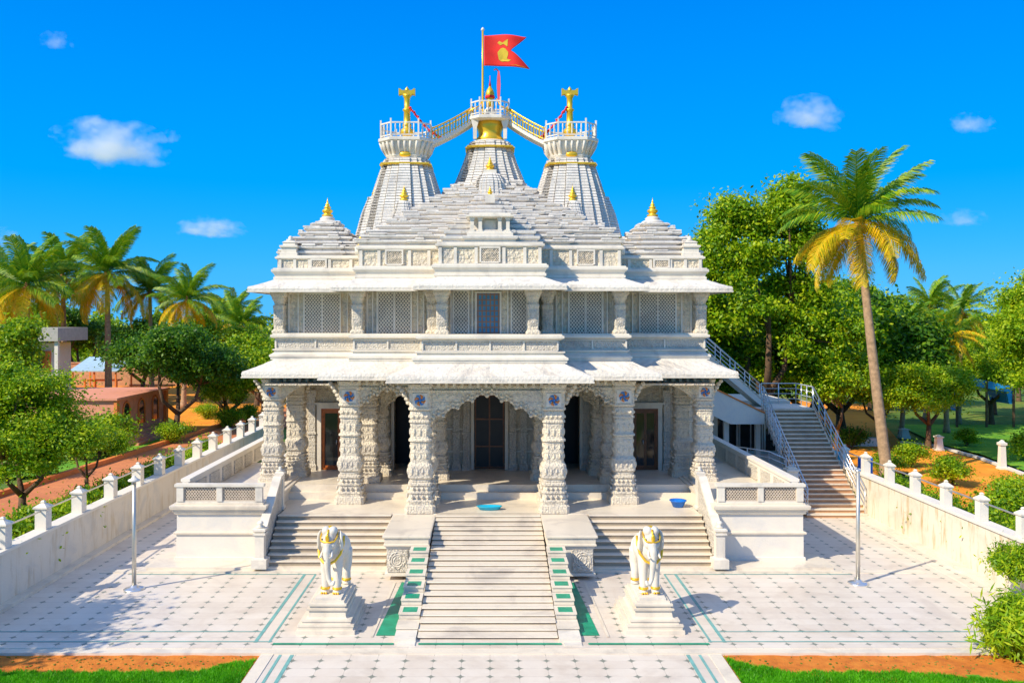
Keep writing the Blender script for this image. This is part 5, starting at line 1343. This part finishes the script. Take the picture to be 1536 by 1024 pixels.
def palm(loc, h, lean, s, label, seed, fronds=26, detail=True, group='coconut palms', tr=.17, yel=.78):
    rd = random.Random(seed); r = thing('coconut_palm', label, 'palm tree', loc, 0, group)
    m = MB(); pts = []; rad = []; n = 26
    for i in range(n+1):
        u = i/n; pts.append((lean[0]*u+.35*math.sin(PI*u)*(lean[0]*.1), lean[1]*u, h*u)); rad.append(tr*(1.35-.6*u if u > .06 else 1.9-6*u)*(1+(.05 if i % 2 else 0)))
    m.tube(pts, rad, 10); m.build('trunk', M['palmbark'], r)
    top = Vector((lean[0],lean[1],h))
    m = MB()
    for k in range(9): a = k*2.4; m.ell(top+Vector((.24*s*math.cos(a),.24*s*math.sin(a),-.10-.04*(k % 3))), (.13*s,.13*s,.16*s), 8, 6)
    m.lathe(tuple(top-Vector((0,0,.25*s))), [(.16*s,0),(.22*s,.2*s),(.16*s,.5*s),(.03,.9*s)], 10)
    m.build('coconut_cluster', M['husk'], r)
    for k in range(fronds):
        u = k/(fronds-1); az = k*2.39996+rd.uniform(-.2,.2)
        # u=0 top, u=1 hanging
        pitch = 1.28-1.95*u**1.0+rd.uniform(-.10,.10)
        if u < .3: me = FR[4 if k % 2 else 0]
        elif u < yel: me = FR[1 if k % 3 else 0]
        else: me = FR[2 if k % 2 else 3]
        o = link('frond', me, r); o.location = top+Vector((0,0,.12*s))
        o.rotation_euler = (rd.uniform(-.35,.35), -(pitch-.35), az); o.scale = (s*rd.uniform(.9,1.08),)*3
    return r
palm((19.6,42.7,0), 12.55, (-1.35,.2), 1.18, 'tall leaning coconut palm with yellow drooping fronds right of the temple', 3, 32, tr=.21, yel=.60)
for px, py_top, d, s, lab, base in ((163,412,84,1.55,'tallest coconut palm of the left grove, its bare trunk fully visible',0),(98,418,92,1.6,'palm just left of the tallest one in the left grove',0),(42,432,80,1.45,'second palm from the left edge, fronds drooping brown',0),
    (228,440,88,1.25,'slender palm just right of the tallest one',0),(275,452,78,1.05,'lone standing palm with spiky crown near the round dark tree',0),(322,480,100,1.0,'small distant palm between the spiky palm and the temple',0),(366,490,86,.98,'small palm with hanging dark fronds nearest the temple left side',0),(-4,440,86,1.5,'palm cut by the left edge of the picture',0),(345,470,120,1.1,'tiny farthest palm just left of the temple',0),
    (1420,508,61,.82,'yellow short palm right of centre among the right trees',0),(1388,462,68,.78,'slim palm behind the yellow short palm',0),(1352,500,60,.75,'leftmost of the short palms, partly behind the tall trunk',0),(1438,468,66,.74,'upright small palm rising just right of the yellow short palm',0)):
    x = (px-CX)*d/F; h = CZ-(py_top-HY)*d/F
    palm((x,d,0), h, (random.uniform(-.5,.5),0), s, lab, px+50, 26 if s > 1 else 22, tr=.17*s, yel=(.45 if px == 1420 else .78))

# -- shrubs ----------------------------------------------------------------------
def shrub_mesh(seed, r_, h, n, leaf, mat, elong=1.8):
    rng = np.random.default_rng(seed); cl = []
    for i in range(16):
        a = rng.uniform(0,2*PI); q = r_*rng.uniform(0,.75); cl.append((np.array([q*math.cos(a), q*math.sin(a), h*rng.uniform(.25,.8)]), r_*rng.uniform(.22,.4)))
    return npmesh('foliage', leafcloud(cl, n, leaf, rng, elong=elong), 4, mat)
SH = [shrub_mesh(21,.9,1.1,9000,.055,M['leaf']), shrub_mesh(22,.9,1.0,9000,.05,M['leaflight']), shrub_mesh(23,.8,.9,8000,.055,M['leafdark'])]
def stems(seed, r_, h):
    rd = random.Random(seed); m = MB()
    for k in range(9): a = rd.uniform(0,2*PI); m.tube([(0.05*math.cos(a),.05*math.sin(a),-.1),(.25*r_*math.cos(a),.25*r_*math.sin(a),h*.4),(.6*r_*math.cos(a),.6*r_*math.sin(a),h*.8)], [.025,.018,.006], 5)
    me = bpy.data.meshes.new('stem'); me.from_pydata([tuple(p) for p in m.v], [], m.f); me.materials.append(M['bark']); return me
STM = stems(1,.9,1.1)
def shrub(x, y, s, k, label, z=0, rz=None, group='shrubs outside the boundary walls', sz=None):
    r = thing('shrub', label, 'shrub', (x,y,z), random.uniform(0,6) if rz is None else rz, group); r.scale = (s,s,sz or s); link('foliage', SH[k], r); link('stem', STM, r); return r
lw = [(23.2,1.35),(24.9,1.3),(26.7,1.3),(28.6,1.3),(30.4,1.25),(32.2,1.25),(34.1,1.25),(36.0,1.2),(38.2,1.2),(40.6,1.2),(43.2,1.2),(46,1.2)]
wd = ['first','second','third','fourth','fifth','sixth','seventh','eighth','ninth','tenth','eleventh','twelfth']
for i, (y, s) in enumerate(lw): shrub(-14.9-.2*(i % 2), y, s, (0,1,0)[i % 3], 'leafy shrub behind the left boundary wall, %s from the camera end' % wd[i], sz=s*1.25)
rw = [(23.6,1.6),(25.4,1.4),(27.4,1.3),(29.4,1.3),(31.4,1.2),(33.4,1.25),(35.3,1.3)]
for i, (y, s) in enumerate(rw): shrub(16.4+.35*(i % 2), y, s, (0,0,1)[i % 3], 'leafy shrub behind the right boundary wall, %s from the camera end' % wd[i], sz=s*1.15)
for px, py, s, k, lab in ((158,684,2.3,0,'big rounded shrub against the salmon house front'),(1365,700,1.2,0,'rounded shrub just right of the leaning palm foot'),(1425,728,1.3,0,'ragged shrub in the middle of the orange earth'),(1275,672,1.4,2,'dark shrub above the outdoor staircase railing'),(1500,800,1.5,0,'wide shrub where the orange earth meets the right wall'),(1530,765,1.4,1,'light shrub at the right picture edge above the wall'),(1330,712,1.1,0,'shrub crowding the foot of the leaning palm'),
    (1545,690,1.5,0,'shrub near the tallest white stone post'),(1450,668,1.0,0,'low shrub on the lawn between the two right posts'),(255,664,1.3,1,'light shrub left of the broad dark tree trunk'),(345,640,1.4,1,'light shrub at the inner bend of the brick road'),(372,634,1.3,0,'shrub right of the road bend near the temple'),(310,628,1.2,1,'shrub at the far side of the road bend'),(60,715,1.6,2,'dark shrub behind the nearest left tree'),(110,690,1.6,2,'dark shrub between the two nearest left trees'),(10,700,1.8,2,'dark shrub at the far left edge across the road')):
    g = G(px, py); shrub(g.x, g.y, s, k, lab, group='garden shrubs')
SH.append(shrub_mesh(31,1.15,1.2,22000,.06,M['leaflight'],4.2)); SH.append(shrub_mesh(32,.9,1.0,14000,.055,M['leaf'],2.6))
shrub(12.5, 20.45, 1.0, 3, 'feathery light green bush overhanging the plaza at the lower right corner', sz=1.1, rz=.6)
shrub(14.5, 24.1, .75, 4, 'dense bush spilling over the end of the right boundary wall', z=.75, sz=1.0, rz=1.)

# ================================================================== CLOUDS
def cloudmat(k):
    m = bpy.data.materials.new('cloud_vapour'); m.use_nodes = True; t = m.node_tree
    for n in list(t.nodes): t.nodes.remove(n)
    out = t.nodes.new('ShaderNodeOutputMaterial'); pv = N(t, 'ShaderNodeVolumePrincipled'); pv.inputs['Color'].default_value = (1,1,1,1); pv.inputs['Anisotropy'].default_value = .0
    co = coord(t); gr = t.nodes.new('ShaderNodeVectorMath'); gr.operation = 'LENGTH'; t.links.new(co, gr.inputs[0])
    oi = t.nodes.new('ShaderNodeObjectInfo'); va = N(t, 'ShaderNodeVectorMath'); va.operation = 'ADD'; t.links.new(co, va.inputs[0])
    cv = t.nodes.new('ShaderNodeCombineXYZ'); t.links.new(mth(t, 'MULTIPLY', oi.outputs['Random'], 37.0), cv.inputs[0]); t.links.new(mth(t, 'MULTIPLY', oi.outputs['Random'], 91.0), cv.inputs[2]); t.links.new(cv.outputs[0], va.inputs[1])
    nz = noise(t, mapped(t, va.outputs[0], (1,1,.8)), 1.9, 5, .60)
    sz_ = t.nodes.new('ShaderNodeSeparateXYZ'); t.links.new(co, sz_.inputs[0]); low = mth(t, 'MULTIPLY', mth(t, 'MAXIMUM', mth(t, 'SUBTRACT', -.25, sz_.outputs[2]), 0.0), 2.2)
    dens = mth(t, 'SUBTRACT', mth(t, 'SUBTRACT', 1.12, gr.outputs['Value']), mth(t, 'MULTIPLY', mth(t, 'SUBTRACT', .62, nz), 3.6))
    dens = mth(t, 'MULTIPLY', mth(t, 'MAXIMUM', mth(t, 'SUBTRACT', dens, low), 0.0), k)
    t.links.new(dens, pv.inputs['Density']); t.links.new(pv.outputs[0], out.inputs['Volume']); return m
CM = {}
def cloud(px, py, w_, h, label, dens, seed):
    d = 560.0; c = W(px, py, d); sx = w_/2*d/F; szz = h/2*d/F
    m = MB(); m.ell((0,0,0), (1,1,1), 16, 10); key = round(dens,4)
    if key not in CM: CM[key] = cloudmat(dens)
    me = m.build('cloud', CM[key]); me.location = c; me.scale = (sx*1.1, sx*.8, szz*1.15); me.rotation_euler = (0, random.uniform(-.1,.1), seed*1.3)
    # keep the width across the view: rotate only the texture seed by whole turns
    me.rotation_euler = (0, random.uniform(-.12,.12), (seed % 2)*PI)
    tag(me, label, 'cloud', 'small white clouds')
cloud(165,222,170,92,'largest puffy white cloud in the upper left sky', .09, 1)
cloud(318,346,100,44,'small white cloud just right above the left palms', .09, 2)
cloud(85,64,50,34,'tiny faint cloud near the top left corner', .05, 3)
cloud(256,208,30,28,'tiny wisp right beside the largest cloud', .05, 4)
cloud(1215,176,104,64,'brightest slanting cloud above the tall palm', .08, 5)
cloud(1458,189,68,40,'small cloud at the upper right', .06, 6)
cloud(1446,330,70,34,'faint cloud right of the tall palm crown', .045, 7)
cloud(1418,442,70,36,'faint low cloud between the palm and the right trees', .04, 8)
cloud(4,362,60,40,'pale cloud cut by the left picture edge', .05, 9)
